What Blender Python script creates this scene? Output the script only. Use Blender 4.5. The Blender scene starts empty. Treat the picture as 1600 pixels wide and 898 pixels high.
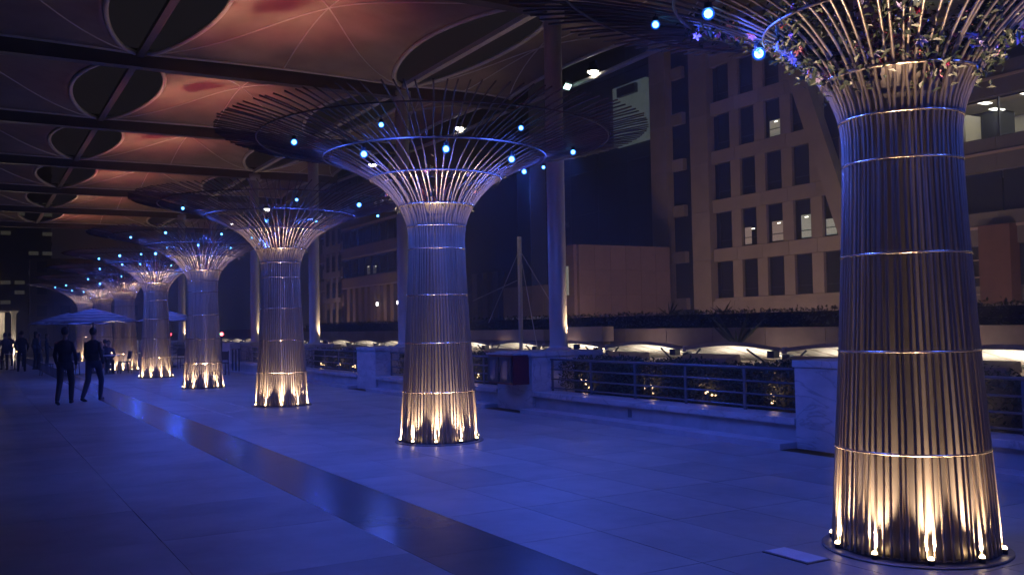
import bpy, bmesh, math, random
from mathutils import Vector, Matrix, noise
R = math.radians
rnd = random.Random(7)
scene = bpy.context.scene
col = scene.collection

# ------------------------------------------------------------------ camera
cam_data = bpy.data.cameras.new('camera'); cam = bpy.data.objects.new('camera', cam_data); col.objects.link(cam)
cam.location = (0, 0, 1.65)
cam.rotation_euler = (Matrix.Rotation(R(-30.10), 3, 'Z') @ Matrix.Rotation(R(92.29), 3, 'X') @ Matrix.Rotation(R(-1.048), 3, 'Z')).to_euler()
cam_data.sensor_width = 36; cam_data.lens = 1467.6 / 1600 * 36
cam_data.clip_start = 0.05; cam_data.clip_end = 3000
scene.camera = cam

# ------------------------------------------------------------------ world, view
world = bpy.data.worlds.new('World'); scene.world = world; world.use_nodes = True
wn = world.node_tree.nodes; wl = world.node_tree.links
bg = wn['Background']
sky = wn.new('ShaderNodeTexSky'); sky.sky_type = 'NISHITA'; sky.sun_disc = False
sky.sun_elevation = R(-3.0); sky.sun_rotation = R(250); sky.air_density = 2.0; sky.dust_density = 3.0
skymix = wn.new('ShaderNodeMix'); skymix.data_type = 'RGBA'; skymix.inputs['Factor'].default_value = 0.9
skymix.inputs[7].default_value = (0.0055, 0.0050, 0.0085, 1)
wl.new(sky.outputs[0], skymix.inputs[6]); wl.new(skymix.outputs[2], bg.inputs[0])
bg.inputs[1].default_value = 1.0
scene.view_settings.view_transform = 'Standard'; scene.view_settings.look = 'None'
scene.view_settings.exposure = 0.1; scene.view_settings.gamma = 1.0; scene.view_settings.use_curve_mapping = False
cy = scene.cycles
cy.max_bounces = 6; cy.diffuse_bounces = 3; cy.glossy_bounces = 3; cy.transmission_bounces = 4; cy.transparent_max_bounces = 8
cy.caustics_reflective = False; cy.caustics_refractive = False
cy.sample_clamp_indirect = 3.0; cy.sample_clamp_direct = 0.0
cy.use_denoising = True
try: cy.use_light_tree = True
except Exception: pass

# light levels, tuned in one place
BLUE_W = 96.0; BASE_W = 370.0; NECK_W = 650.0; CROWN_WARM_W = 100.0; CROWN_RED_W = 430.0
COLUMN_W = 140.0; DOWN_W = 45.0; KIOSK_W = 24.0; FACADE_W = 1150.0; HEDGE_W = 1.0; HAZE = 0.0035

# ------------------------------------------------------------------ helpers
class MB:
    def __init__(s): s.v = []; s.f = []
    def box(s, c, d, rz=0.0, rx=0.0, ry=0.0, bottom=True):
        m = Matrix.Translation(c) @ Matrix.Rotation(rz, 4, 'Z') @ Matrix.Rotation(ry, 4, 'Y') @ Matrix.Rotation(rx, 4, 'X')
        n = len(s.v)
        for x in (-.5, .5):
            for y in (-.5, .5):
                for z in (-.5, .5): s.v.append(m @ Vector((x * d[0], y * d[1], z * d[2])))
        fs = [(0, 1, 3, 2), (4, 6, 7, 5), (0, 4, 5, 1), (2, 3, 7, 6), (1, 5, 7, 3)]
        if bottom: fs.append((0, 2, 6, 4))
        s.f += [tuple(n + i for i in f) for f in fs]; return s
    def bar(s, a, b, w, h=None):
        a = Vector(a); b = Vector(b); d = b - a; h = h or w
        q = d.to_track_quat('X', 'Z').to_matrix().to_4x4()
        m = Matrix.Translation((a + b) / 2) @ q; n = len(s.v)
        for x in (-.5, .5):
            for y in (-.5, .5):
                for z in (-.5, .5): s.v.append(m @ Vector((x * d.length, y * w, z * h)))
        s.f += [tuple(n + i for i in f) for f in [(0, 1, 3, 2), (4, 6, 7, 5), (0, 4, 5, 1), (2, 3, 7, 6), (1, 5, 7, 3), (0, 2, 6, 4)]]
        return s
    def tube(s, pts, rad, sides=6, closed=False, caps=True):
        pts = [Vector(p) for p in pts]; k = len(pts)
        if not hasattr(rad, '__len__'): rad = [rad] * k
        n0 = len(s.v); prev = None
        for i, p in enumerate(pts):
            a = pts[(i - 1) % k] if (closed or i > 0) else p
            b = pts[(i + 1) % k] if (closed or i < k - 1) else p
            t = (b - a).normalized()
            if prev is None:
                u = t.cross(Vector((0, 0, 1)))
                if u.length < 1e-3: u = t.cross(Vector((0, 1, 0)))
            else: u = prev - t * prev.dot(t)
            u.normalize(); prev = u; w = t.cross(u)
            for j in range(sides):
                an = 2 * math.pi * j / sides
                s.v.append(p + (u * math.cos(an) + w * math.sin(an)) * rad[i])
        for i in range(k if closed else k - 1):
            for j in range(sides):
                a0 = n0 + i * sides + j; a1 = n0 + i * sides + (j + 1) % sides
                i2 = (i + 1) % k; b0 = n0 + i2 * sides + j; b1 = n0 + i2 * sides + (j + 1) % sides
                s.f.append((a0, a1, b1, b0))
        if caps and not closed:
            s.f.append(tuple(n0 + j for j in range(sides))[::-1]); s.f.append(tuple(n0 + (k - 1) * sides + j for j in range(sides)))
        return s
    def ring(s, r, z, tr, seg=64, sides=6, jit=0.0):
        pts = [(r * math.cos(2 * math.pi * i / seg), r * math.sin(2 * math.pi * i / seg), z) for i in range(seg)]
        return s.tube(pts, tr, sides, closed=True)
    def lathe(s, prof, seg=48, c=(0, 0, 0), cap=False):
        n = len(s.v)
        for r, z in prof:
            for j in range(seg):
                an = 2 * math.pi * j / seg
                s.v.append(Vector((c[0] + r * math.cos(an), c[1] + r * math.sin(an), c[2] + z)))
        for i in range(len(prof) - 1):
            for j in range(seg):
                j2 = (j + 1) % seg
                s.f.append((n + i * seg + j, n + i * seg + j2, n + (i + 1) * seg + j2, n + (i + 1) * seg + j))
        if cap:
            s.f.append(tuple(n + j for j in range(seg))[::-1]); s.f.append(tuple(n + (len(prof) - 1) * seg + j for j in range(seg)))
        return s
    def mesh(s, name, m, smooth=False, bevel=0.0):
        me = bpy.data.meshes.new(name)
        me.from_pydata([tuple(v) for v in s.v], [], s.f); me.materials.append(m)
        if smooth:
            me.polygons.foreach_set('use_smooth', [True] * len(me.polygons))
        me.update(); return me
    def build(s, name, m, parent=None, smooth=False, loc=None, bevel=0.0):
        me = s.mesh(name, m, smooth)
        if bevel:
            bm = bmesh.new(); bm.from_mesh(me)
            bmesh.ops.bevel(bm, geom=list(bm.edges), offset=bevel, segments=2, affect='EDGES', profile=.6); bm.to_mesh(me); bm.free()
        return link(name, me, parent, loc)

def link(name, data, parent=None, loc=None, rz=None):
    o = bpy.data.objects.new(name, data); col.objects.link(o)
    if parent is not None: o.parent = parent
    if loc is not None: o.location = loc
    if rz is not None: o.rotation_euler = (0, 0, rz)
    return o
def tag(o, label=None, cat=None, group=None, kind=None):
    if label: o['label'] = label
    if cat: o['category'] = cat
    if group: o['group'] = group
    if kind: o['kind'] = kind
    return o
def thing(name, label, cat, loc=(0, 0, 0), rz=0, group=None):
    o = link(name, None, None, loc, rz); o.empty_display_size = .2
    return tag(o, label, cat, group)
def copy_tree(o, parent=None):
    c = o.copy(); col.objects.link(c); c.parent = parent
    for ch in o.children: copy_tree(ch, c)
    return c
def aim(o, target):
    d = Vector(target) - o.location
    o.rotation_euler = d.to_track_quat('-Z', 'Y').to_euler()
def spot(name, loc, target, w, color, cone, parent=None, blend=.6, size=.03, data=None):
    if data is None:
        data = bpy.data.lights.new(name, 'SPOT'); data.energy = w; data.color = color
        data.spot_size = R(cone); data.spot_blend = blend; data.shadow_soft_size = size
    o = link(name, data, parent, loc); aim(o, target); return o

# ------------------------------------------------------------------ materials
def mat(name, base, rough=.5, metal=0.0, var=0.0, scale=3.0, bump=0.0, bscale=None, base2=None, rvar=0.0, emit=None, es=0.0,
        veins=0.0, stretch=(1, 1, 1), spec=None, objvar=0.0, detail=6, world_co=False, coat=0.0):
    m = bpy.data.materials.new(name); m.use_nodes = True
    nt = m.node_tree; b = nt.nodes['Principled BSDF']; L = nt.links.new
    b.inputs['Base Color'].default_value = (*base, 1); b.inputs['Roughness'].default_value = rough; b.inputs['Metallic'].default_value = metal
    if spec is not None: b.inputs['Specular IOR Level'].default_value = spec
    if coat: b.inputs['Coat Weight'].default_value = coat; b.inputs['Coat Roughness'].default_value = .06
    if emit: b.inputs['Emission Color'].default_value = (*emit, 1); b.inputs['Emission Strength'].default_value = es
    if var or bump or rvar or veins or objvar:
        if world_co:
            g = nt.nodes.new('ShaderNodeNewGeometry'); co = g.outputs['Position']
        else:
            g = nt.nodes.new('ShaderNodeTexCoord'); co = g.outputs['Object']
        mp = nt.nodes.new('ShaderNodeMapping'); mp.inputs['Scale'].default_value = stretch; L(co, mp.inputs[0])
        n = nt.nodes.new('ShaderNodeTexNoise'); n.inputs['Scale'].default_value = scale; n.inputs['Detail'].default_value = detail
        n.inputs['Roughness'].default_value = .62
        L(mp.outputs[0], n.inputs['Vector'])
        oi = nt.nodes.new('ShaderNodeObjectInfo')
        if objvar:
            n.noise_dimensions = '4D'
            mu = nt.nodes.new('ShaderNodeMath'); mu.operation = 'MULTIPLY'; mu.inputs[1].default_value = 37.0
            L(oi.outputs['Random'], mu.inputs[0]); L(mu.outputs[0], n.inputs['W'])
        c2 = base2 or tuple(max(0, x * (1 - var)) for x in base)
        mx = nt.nodes.new('ShaderNodeMix'); mx.data_type = 'RGBA'
        cr = nt.nodes.new('ShaderNodeMapRange'); cr.inputs[1].default_value = .32; cr.inputs[2].default_value = .68
        L(n.outputs['Fac'], cr.inputs[0]); L(cr.outputs[0], mx.inputs['Factor'])
        mx.inputs[6].default_value = (*base, 1); mx.inputs[7].default_value = (*c2, 1)
        out = mx.outputs[2]
        if veins:
            wv = nt.nodes.new('ShaderNodeTexNoise'); wv.inputs['Scale'].default_value = scale * .55; wv.inputs['Detail'].default_value = 5
            wv.inputs['Distortion'].default_value = 1.6
            if objvar:
                wv.noise_dimensions = '4D'; L(mu.outputs[0], wv.inputs['W'])
            L(mp.outputs[0], wv.inputs['Vector'])
            a1 = nt.nodes.new('ShaderNodeMath'); a1.operation = 'SUBTRACT'; a1.inputs[1].default_value = .5; L(wv.outputs['Fac'], a1.inputs[0])
            a2 = nt.nodes.new('ShaderNodeMath'); a2.operation = 'ABSOLUTE'; L(a1.outputs[0], a2.inputs[0])
            a3 = nt.nodes.new('ShaderNodeMapRange'); a3.inputs[1].default_value = 0; a3.inputs[2].default_value = .025
            a3.inputs[3].default_value = veins; a3.inputs[4].default_value = 0; L(a2.outputs[0], a3.inputs[0])
            m2 = nt.nodes.new('ShaderNodeMix'); m2.data_type = 'RGBA'; L(a3.outputs[0], m2.inputs['Factor']); L(out, m2.inputs[6])
            m2.inputs[7].default_value = (*[x * .45 for x in base], 1); out = m2.outputs[2]
        if objvar:
            hv = nt.nodes.new('ShaderNodeHueSaturation'); mr = nt.nodes.new('ShaderNodeMapRange')
            mr.inputs[3].default_value = 1 - objvar; mr.inputs[4].default_value = 1 + objvar
            L(oi.outputs['Random'], mr.inputs[0]); L(mr.outputs[0], hv.inputs['Value']); L(out, hv.inputs['Color']); out = hv.outputs[0]
        L(out, b.inputs['Base Color'])
        if rvar:
            rr = nt.nodes.new('ShaderNodeMapRange'); rr.inputs[3].default_value = max(.02, rough - rvar); rr.inputs[4].default_value = rough + rvar
            L(n.outputs['Fac'], rr.inputs[0]); L(rr.outputs[0], b.inputs['Roughness'])
        if bump:
            nb = nt.nodes.new('ShaderNodeTexNoise'); nb.inputs['Scale'].default_value = bscale or scale * 6; nb.inputs['Detail'].default_value = 4
            L(mp.outputs[0], nb.inputs['Vector'])
            bp = nt.nodes.new('ShaderNodeBump'); bp.inputs['Strength'].default_value = bump; bp.inputs['Distance'].default_value = .02
            L(nb.outputs['Fac'], bp.inputs['Height']); L(bp.outputs[0], b.inputs['Normal'])
    return m
def glow(name, c, s):
    return mat(name, (.8, .8, .8), .4, emit=c, es=s)

M = {}
M['pipe'] = mat('brushed_steel_pipe', (.66, .54, .43), .34, .8, var=.25, scale=6, stretch=(1, 1, .25), rvar=.1, objvar=.12)
M['shell'] = mat('rolled_steel_sheet', (.60, .52, .46), .34, .7, var=.45, scale=2.4, stretch=(1, 1, .45), rvar=.14, bump=.12, bscale=9, objvar=.06)
M['outer_pipe'] = mat('crown_shade_pipe', (.24, .19, .175), .42, .5, var=.3, scale=8, objvar=.15)  # shade of the outer crown put into a darker pipe colour
M['ring'] = mat('polished_ring', (.75, .6, .45), .24, .9, var=.2, scale=9, rvar=.08)
M['plate'] = mat('dark_base_plate', (.24, .22, .21), .5, .4, var=.4, scale=5, rvar=.1)
M['fixture'] = mat('fixture_metal', (.06, .06, .065), .4, .6)
M['floor'] = mat('pale_marble_tile', (.37, .355, .33), .44, 0, var=.34, scale=.9, rvar=.14, veins=.14, objvar=.10, bump=.03, bscale=3)
M['joint'] = mat('floor_joint', (.17, .17, .18), .8, var=.3, scale=8)
M['walk'] = mat('grey_walkway_tile', (.31, .32, .31), .46, 0, var=.35, scale=.9, rvar=.14, veins=.08, objvar=.10, bump=.03, bscale=2.5)
M['strip'] = mat('dark_polished_granite', (.15, .145, .155), .22, 0, var=.25, scale=2.2, rvar=.03, spec=.28, objvar=.05)
M['marble'] = mat('veined_marble', (.5, .47, .48), .38, 0, var=.3, scale=2.2, rvar=.12, veins=.75, world_co=True, stretch=(1, .8, 1.6))
M['wallstone'] = mat('low_wall_stone', (.46, .44, .46), .42, 0, var=.28, scale=2.6, rvar=.12, world_co=True)
M['paint'] = mat('painted_column', (.52, .49, .47), .35, 0, var=.12, scale=3, rvar=.08)
M['beam'] = mat('canopy_steel', (.16, .14, .145), .45, .1, var=.2, scale=2)
M['edge'] = mat('pale_edge_tube', (.78, .72, .66), .42, 0, var=.15, scale=4)
M['rail'] = mat('grey_railing', (.13, .14, .16), .4, .4, var=.15, scale=6)
M['leaf'] = mat('hedge_leaf', (.05, .075, .03), .5, 0, var=.6, scale=5, world_co=True)
M['vine_leaf'] = mat('vine_leaf', (.028, .045, .018), .45, 0, var=.6, scale=12)
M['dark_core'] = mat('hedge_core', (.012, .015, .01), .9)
M['petal_pink'] = mat('pink_petal', (.75, .28, .42), .5, var=.3, scale=20)
M['petal_lilac'] = mat('lilac_petal', (.5, .42, .75), .5, var=.3, scale=20)
M['petal_red'] = mat('red_petal', (.65, .05, .1), .5, var=.3, scale=20)
M['glassdark'] = mat('dark_window_glass', (.02, .024, .03), .08, 0, spec=.6)
M['blue_core'] = glow('blue_led', (.12, .5, 1.0), 14.0)
M['warm_led'] = glow('warm_led', (1, .7, .36), 16.0)
M['white_led'] = glow('white_lamp', (1, .93, .8), 22.0)
M['red_led'] = glow('red_lamp', (1, .06, .08), 8.0)
M['green_led'] = glow('green_lamp', (.1, 1, .25), 6.0)

def halo_material():  # glowing shell around each bulb, added as its painted halo
    m = bpy.data.materials.new('blue_halo_glow'); m.use_nodes = True; nt = m.node_tree; L = nt.links.new
    nt.nodes.remove(nt.nodes['Principled BSDF']); out = nt.nodes['Material Output']
    lw = nt.nodes.new('ShaderNodeLayerWeight'); lw.inputs[0].default_value = .35
    mr = nt.nodes.new('ShaderNodeMapRange'); mr.inputs[1].default_value = 0; mr.inputs[2].default_value = .9; mr.inputs[3].default_value = .55; mr.inputs[4].default_value = .04
    tr = nt.nodes.new('ShaderNodeBsdfTransparent'); em = nt.nodes.new('ShaderNodeEmission'); em.inputs[0].default_value = (.01, .12, 1, 1); em.inputs[1].default_value = 1.5
    mx = nt.nodes.new('ShaderNodeMixShader'); L(lw.outputs['Facing'], mr.inputs[0]); L(mr.outputs[0], mx.inputs[0]); L(tr.outputs[0], mx.inputs[1]); L(em.outputs[0], mx.inputs[2]); L(mx.outputs[0], out.inputs[0])
    return m
M['blue_halo'] = halo_material()
def membrane_material():
    m = bpy.data.materials.new('stretched_membrane'); m.use_nodes = True; nt = m.node_tree; L = nt.links.new
    b = nt.nodes['Principled BSDF']; b.inputs['Roughness'].default_value = .75
    tc = nt.nodes.new('ShaderNodeTexCoord'); n = nt.nodes.new('ShaderNodeTexNoise'); n.inputs['Scale'].default_value = 1.1; n.inputs['Detail'].default_value = 7
    L(tc.outputs['Object'], n.inputs['Vector'])
    cr = nt.nodes.new('ShaderNodeValToRGB'); cr.color_ramp.elements[0].position = .3; cr.color_ramp.elements[0].color = (.31, .235, .18, 1)
    cr.color_ramp.elements[1].position = .75; cr.color_ramp.elements[1].color = (.45, .35, .27, 1); L(n.outputs['Fac'], cr.inputs[0]); L(cr.outputs[0], b.inputs['Base Color'])
    w = nt.nodes.new('ShaderNodeTexNoise'); w.inputs['Scale'].default_value = 90; L(tc.outputs['Object'], w.inputs['Vector'])
    bp = nt.nodes.new('ShaderNodeBump'); bp.inputs['Strength'].default_value = .08; bp.inputs['Distance'].default_value = .01; L(w.outputs['Fac'], bp.inputs['Height']); L(bp.outputs[0], b.inputs['Normal'])
    return m
M['membrane'] = membrane_material()

# ------------------------------------------------------------------ setting: ground and floors
tag(MB().box((0, 0, -.45), (2400, 2400, .5)).build('ground', mat('dark_ground', (.07, .065, .065), .8, var=.4, scale=.3, world_co=True)), kind='structure')
def tiled_floor(name, x0, x1, y0, y1, tx, ty, m, limit, gap=.006):
    base = MB().box(((x0 + x1) / 2, (y0 + y1) / 2, -.1), (x1 - x0 - .002, y1 - y0, .18)).build(name, M['joint'])
    tag(base, kind='structure')
    nx = round((x1 - x0) / tx); tx = (x1 - x0) / nx; ny = int((y1 - y0) / ty)
    tile = MB().box((0, 0, 0), (tx - gap, ty - gap, .012), bottom=False).mesh('floor_tile', m)
    cells = [(i, j) for j in range(ny) for i in range(nx)]
    def seen(c):
        X = x0 + (c[0] + .5) * tx; Y = y0 + (c[1] + .5) * ty
        xc = X * .864 - Y * .503; zc = X * .503 + Y * .864
        return zc > .8 and abs(xc / zc) < .62
    vis = sorted([c for c in cells if seen(c)], key=lambda c: (x0 + c[0] * tx) ** 2 + (y0 + c[1] * ty) ** 2)
    single = set(vis[:limit]); rest = MB()
    r = random.Random(3)
    for c in cells:
        X = x0 + (c[0] + .5) * tx; Y = y0 + (c[1] + .5) * ty; dz = r.uniform(-.0006, .0006)
        if c in single: o = link('floor_tile', tile, base, (X, Y, -.006 + dz))
        else: rest.box((X, Y, -.006 + dz), (tx - gap, ty - gap, .012), bottom=False)
    if rest.v: tag(rest.build('floor_tiles_beyond', m, base), kind='stuff')
    return base
tiled_floor('plaza_floor', 3.60, 8.96, -1.0, 74.6, .766, 1.2, M['floor'], 290)
tiled_floor('polished_strip', 2.81, 3.60, -1.0, 74.6, .79, 1.8, M['strip'], 60, .004)
tiled_floor('walkway', -12.0, 2.81, -1.0, 74.6, 1.48, 1.48, M['walk'], 290, .005)
tag(MB().box((22.0, 37, -.12), (21.5, 120, .2)).build('lower_terrace', mat('terrace_concrete', (.2, .18, .17), .8, var=.3, scale=1.2, world_co=True)), kind='structure')

# floor drain cover beside the nearest tree
dr = thing('drain_cover', 'pale square drain cover set in the floor left of the nearest steel tree', 'drain cover', (5.02, 4.77, 0))
MB().box((0, 0, .004), (.22, .42, .008)).build('frame', M['plate'], dr)
MB().box((0, 0, .0085), (.195, .395, .01)).build('lid', mat('drain_lid', (.8, .8, .84), .35, .1, var=.15, scale=6), dr)

# ------------------------------------------------------------------ steel trees
PROF = [(.559, .03), (.515, .725), (.469, 1.417), (.433, 2.10), (.405, 2.766), (.418, 3.088), (.529, 3.384), (.73, 3.63), (.96, 3.81), (1.62, 4.12), (2.54, 4.37), (3.10, 4.46)]
def cat_prof(P, sub):
    out = []
    for i in range(len(P) - 1):
        p0 = P[max(0, i - 1)]; p1 = P[i]; p2 = P[i + 1]; p3 = P[min(len(P) - 1, i + 2)]
        for k in range(sub):
            t = k / sub; q = []
            for a in range(2):
                # slope-limited hermite keeps uneven spans free of overshoot
                m1 = (p2[a] - p0[a]) * .5 * min(1, math.dist(p1, p2) / max(.01, math.dist(p0, p1) if i else 1)) ** .5
                m2 = (p3[a] - p1[a]) * .5 * min(1, math.dist(p1, p2) / max(.01, math.dist(p2, p3) if i < len(P) - 2 else 1)) ** .5
                q.append((2 * t ** 3 - 3 * t * t + 1) * p1[a] + (t ** 3 - 2 * t * t + t) * m1 + (-2 * t ** 3 + 3 * t * t) * p2[a] + (t ** 3 - t * t) * m2)
            out.append(tuple(q))
    out.append(P[-1]); return out
PP = cat_prof(PROF, 3)
def crown_z(r):
    for a, b in zip(PP[18:], PP[19:]):
        if a[0] <= r <= b[0]: return a[1] + (b[1] - a[1]) * (r - a[0]) / (b[0] - a[0])
    return PP[-1][1]
def pipe_mesh(seed, long=True):
    pts = []; rad = []
    if long:
        for i, (r, z) in enumerate(PP):
            wob = (noise.noise(Vector((seed * 7.3, z * 1.7, 0))) * .006 if z < 3.2 else noise.noise(Vector((seed * 3.1, r * 1.5, 5))) * .03)
            rr = r + noise.noise(Vector((seed * 5.1, z * 2.1, 9))) * (.004 if z < 3.3 else .010)
            pts.append((rr, wob, z + (noise.noise(Vector((seed, r * 2, 3))) * .012 if r > 1 else 0))); rad.append(.0115 if z < 3.5 else .0105)
    else:
        pass
        for i in range(7):
            r = 1.60 + (3.10 - 1.60) * i / 6 + (0.05 * noise.noise(Vector((seed * 2.2, 0, 0))) if i == 6 else 0)
            pts.append((r, noise.noise(Vector((seed * 3.7, r * 1.5, 5))) * .03, crown_z(r) + noise.noise(Vector((seed, r * 2, 8))) * .01)); rad.append(.0105)
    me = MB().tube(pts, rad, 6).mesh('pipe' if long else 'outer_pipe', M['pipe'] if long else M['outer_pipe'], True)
    if long:      # the branch beyond the second hoop has the crown's shade in its colour
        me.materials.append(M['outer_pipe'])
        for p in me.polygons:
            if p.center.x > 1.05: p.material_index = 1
    return me
N_PIPE = 64
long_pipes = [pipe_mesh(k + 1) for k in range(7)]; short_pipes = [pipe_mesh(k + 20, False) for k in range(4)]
shell_prof = []
for r, z in PP:
    if .03 <= z <= 3.39 and r < .6:
        f = .87 - .05 * min(1, z / 2.2) if z < 2.7 else .82 + .12 * (z - 2.7) / .69
        shell_prof.append((r * f, z))
shell_prof.append((shell_prof[-1][0] + .012, shell_prof[-1][1] + .012)); shell_prof.append((shell_prof[-1][0] - .03, shell_prof[-1][1] - .004))
RINGS = [(.524, .725, .0085), (.478, 1.417, .0085), (.442, 2.10, .0085), (.414, 2.766, .0085), (.427, 3.088, .0085), (.541, 3.39, .014), (.955, 3.785, .011), (1.615, 4.095, .012), (2.535, 4.345, .011)]
base_spot = bpy.data.lights.new('base_light_beam', 'SPOT'); base_spot.energy = BASE_W; base_spot.color = (1, .71, .46); base_spot.spot_size = R(52); base_spot.spot_blend = 1.0; base_spot.shadow_soft_size = .025
neck_spot = bpy.data.lights.new('neck_light_beam', 'SPOT'); neck_spot.energy = NECK_W; neck_spot.color = (1, .66, .4); neck_spot.spot_size = R(17); neck_spot.spot_blend = 1.0; neck_spot.shadow_soft_size = .02
blue_spot = bpy.data.lights.new('blue_light_beam', 'SPOT'); blue_spot.energy = BLUE_W; blue_spot.color = (.05, .125, 1.0); blue_spot.spot_size = R(152); blue_spot.spot_blend = .25; blue_spot.shadow_soft_size = .05
led_cap = MB().lathe([(.0, .055), (.03, .05), (.036, .02), (.036, 0.0), (.0, 0.0)], 12).mesh('lamp_cap', M['fixture'], False)
def uv(name, r, m, seg=12, rings=8):
    prof = [(max(.0005, r * math.sin(math.pi * i / rings)), -r * math.cos(math.pi * i / rings)) for i in range(rings + 1)]
    return MB().lathe(prof, seg).mesh(name, m, True)
led_ball = uv('blue_bulb', .034, M['blue_core'])
led_halo = uv('blue_halo', .052, M['blue_halo'], 16, 12)
base_puck = MB().lathe([(.022, 0), (.022, .045), (.024, .05), (.001, .05)], 12).mesh('base_lamp', M['fixture'], False)
base_glow = uv('lamp_lens', .02, M['warm_led'], 10, 6)

def steel_tree(y, label, leds, rot, full=True):
    t = thing('steel_tree', label, 'light tree', (5.915, y, 0), rot, 'steel light trees standing in a row')
    r = random.Random(int(y * 10))
    MB().lathe([(.0, 0), (.64, 0), (.64, .01), (.63, .016), (.0, .016)], 56).build('base_plate', M['plate'], t)
    MB().lathe([(.53, .016), (.556, .016), (.556, .035), (.55, .038), (.54, .038)], 56).build('foot_ring', M['plate'], t)
    link('shell', shell_mesh, t)
    link('planting_tray', tray_mesh, t)
    for k in range(N_PIPE):
        an = 2 * math.pi * (k + r.uniform(-.15, .15)) / N_PIPE
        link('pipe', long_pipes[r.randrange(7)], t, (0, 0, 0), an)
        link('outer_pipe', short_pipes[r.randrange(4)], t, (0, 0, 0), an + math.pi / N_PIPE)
    for me in ring_meshes: link('ring', me, t)
    nb = 10
    for k in range(nb):
        an = 2 * math.pi * (k + .3) / nb
        p = link('base_lamp', base_puck, t, (.574 * math.cos(an), .574 * math.sin(an), .0))
        link('lamp_lens', base_glow, p, (0, 0, .052))
        s = link('base_light_beam', base_spot, t, (.574 * math.cos(an), .574 * math.sin(an), .09))
        s.rotation_euler = (Vector((-.15 * math.cos(an), -.15 * math.sin(an), .62))).to_track_quat('-Z', 'Y').to_euler()
        if k % 2 == 0:
            s = link('neck_light_beam', neck_spot, t, (.560 * math.cos(an), .560 * math.sin(an), .09))
            s.rotation_euler = (Vector((-.035 * math.cos(an), -.035 * math.sin(an), 3.2))).to_track_quat('-Z', 'Y').to_euler()
    for (rr, ang, dz) in leds:
        a2 = ang - rot
        z = crown_z(rr) - .09 + dz
        p = link('blue_lamp', led_ball, t, (rr * math.cos(a2), rr * math.sin(a2), z))
        q_ = r.uniform(.72, 1.12); p.scale = (q_, q_, q_)
        link('lamp_cap', led_cap, p, (0, 0, .035)); MB().tube([(0, 0, .08), (.01, .0, .14), (.05, .02, .16)], .006, 4).build('lamp_cable', M['fixture'], p) if y < 22 else None; link('blue_halo', led_halo, p)
        s = link('blue_light_beam', blue_spot, t, (rr * math.cos(a2), rr * math.sin(a2), z - .06))
        s.rotation_euler = (Vector((-.5 * math.cos(a2), -.5 * math.sin(a2), -1))).to_track_quat('-Z', 'Y').to_euler()
    cw = link('crown_uplight', crown_fix, t, (0, 0, 2.96))
    w = link('crown_warm_beam', warm_spot, t, (0.05, 0, 3.12)); w.rotation_euler = (math.pi, 0, 0)
    w = link('crown_red_beam', red_spot, t, (-.05, 0, 3.12)); w.rotation_euler = (math.pi, 0, 0)
    return t
shell_mesh = MB().lathe(shell_prof, 72).mesh('shell', M['shell'], True)
tray_mesh = MB().lathe([(.001, 2.92), (.345, 2.92), (.345, 2.95), (.001, 2.95)], 32).mesh('planting_tray', M['plate'])
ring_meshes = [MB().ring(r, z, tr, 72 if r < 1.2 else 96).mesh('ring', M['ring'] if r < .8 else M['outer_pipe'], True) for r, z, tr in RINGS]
crown_fix = MB().lathe([(.001, 0), (.09, 0), (.11, .13), (.09, .13), (.001, .06)], 16).mesh('crown_uplight', M['fixture'])
warm_spot = bpy.data.lights.new('crown_warm_beam', 'SPOT'); warm_spot.energy = CROWN_WARM_W; warm_spot.color = (1, .43, .15); warm_spot.spot_size = R(104); warm_spot.spot_blend = 1.0; warm_spot.shadow_soft_size = .02
red_spot = bpy.data.lights.new('crown_red_beam', 'SPOT'); red_spot.energy = CROWN_RED_W; red_spot.color = (1, .04, .12); red_spot.spot_size = R(70); red_spot.spot_blend = 1; red_spot.shadow_soft_size = .03

# lamp places on each crown: (radius from the trunk axis, bearing from +X)
def led_fit(ty, px):
    f = 1467.6; a = R(30.1); p = R(2.29); ro = R(1.048); cr, sr = math.cos(ro), math.sin(ro); out = []
    for x, y in px:
        best = None
        for ir in range(0, 24):
            rr = .92 + 2.1 * ir / 23; z = crown_z(rr) - .09
            for it in range(0, 180):
                th = 2 * math.pi * it / 180; X = 5.915 + rr * math.cos(th); Y = ty + rr * math.sin(th); h = z - 1.65
                xc = X * math.cos(a) - Y * math.sin(a); zc = X * math.sin(a) + Y * math.cos(a)
                z2 = zc * math.cos(p) + h * math.sin(p); y2 = h * math.cos(p) - zc * math.sin(p)
                if z2 < .3: continue
                u = f * xc / z2; v = f * y2 / z2; e = (800 + u * cr - v * sr - x) ** 2 + (449 - v * cr - u * sr - y) ** 2 - (rr > 1.55) * 4
                if best is None or e < best[0]: best = (e, rr, th)
        out.append((best[1], best[2], 0.0))
    return out
LED_PX = {0: [(1025, 37), (1106, 20), (1190, 80)],
          1: [(458, 221), (595, 195), (567, 239), (697, 233), (813, 199), (800, 252), (818, 268), (895, 238), (849, 262)],
          2: [(286, 328), (415, 343), (465, 313), (560, 319), (493, 344), (590, 337), (390, 391)],
          3: [(261, 386), (241, 398), (309, 382), (347, 366), (360, 387), (204, 371), (259, 365)],
          4: [(191, 414), (219, 412), (188, 400), (267, 415), (154, 405)],
          5: [(148, 434), (157, 420), (190, 432), (135, 445)], 6: [(131, 456), (103, 447)], 7: [(86, 449)]}
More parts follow.
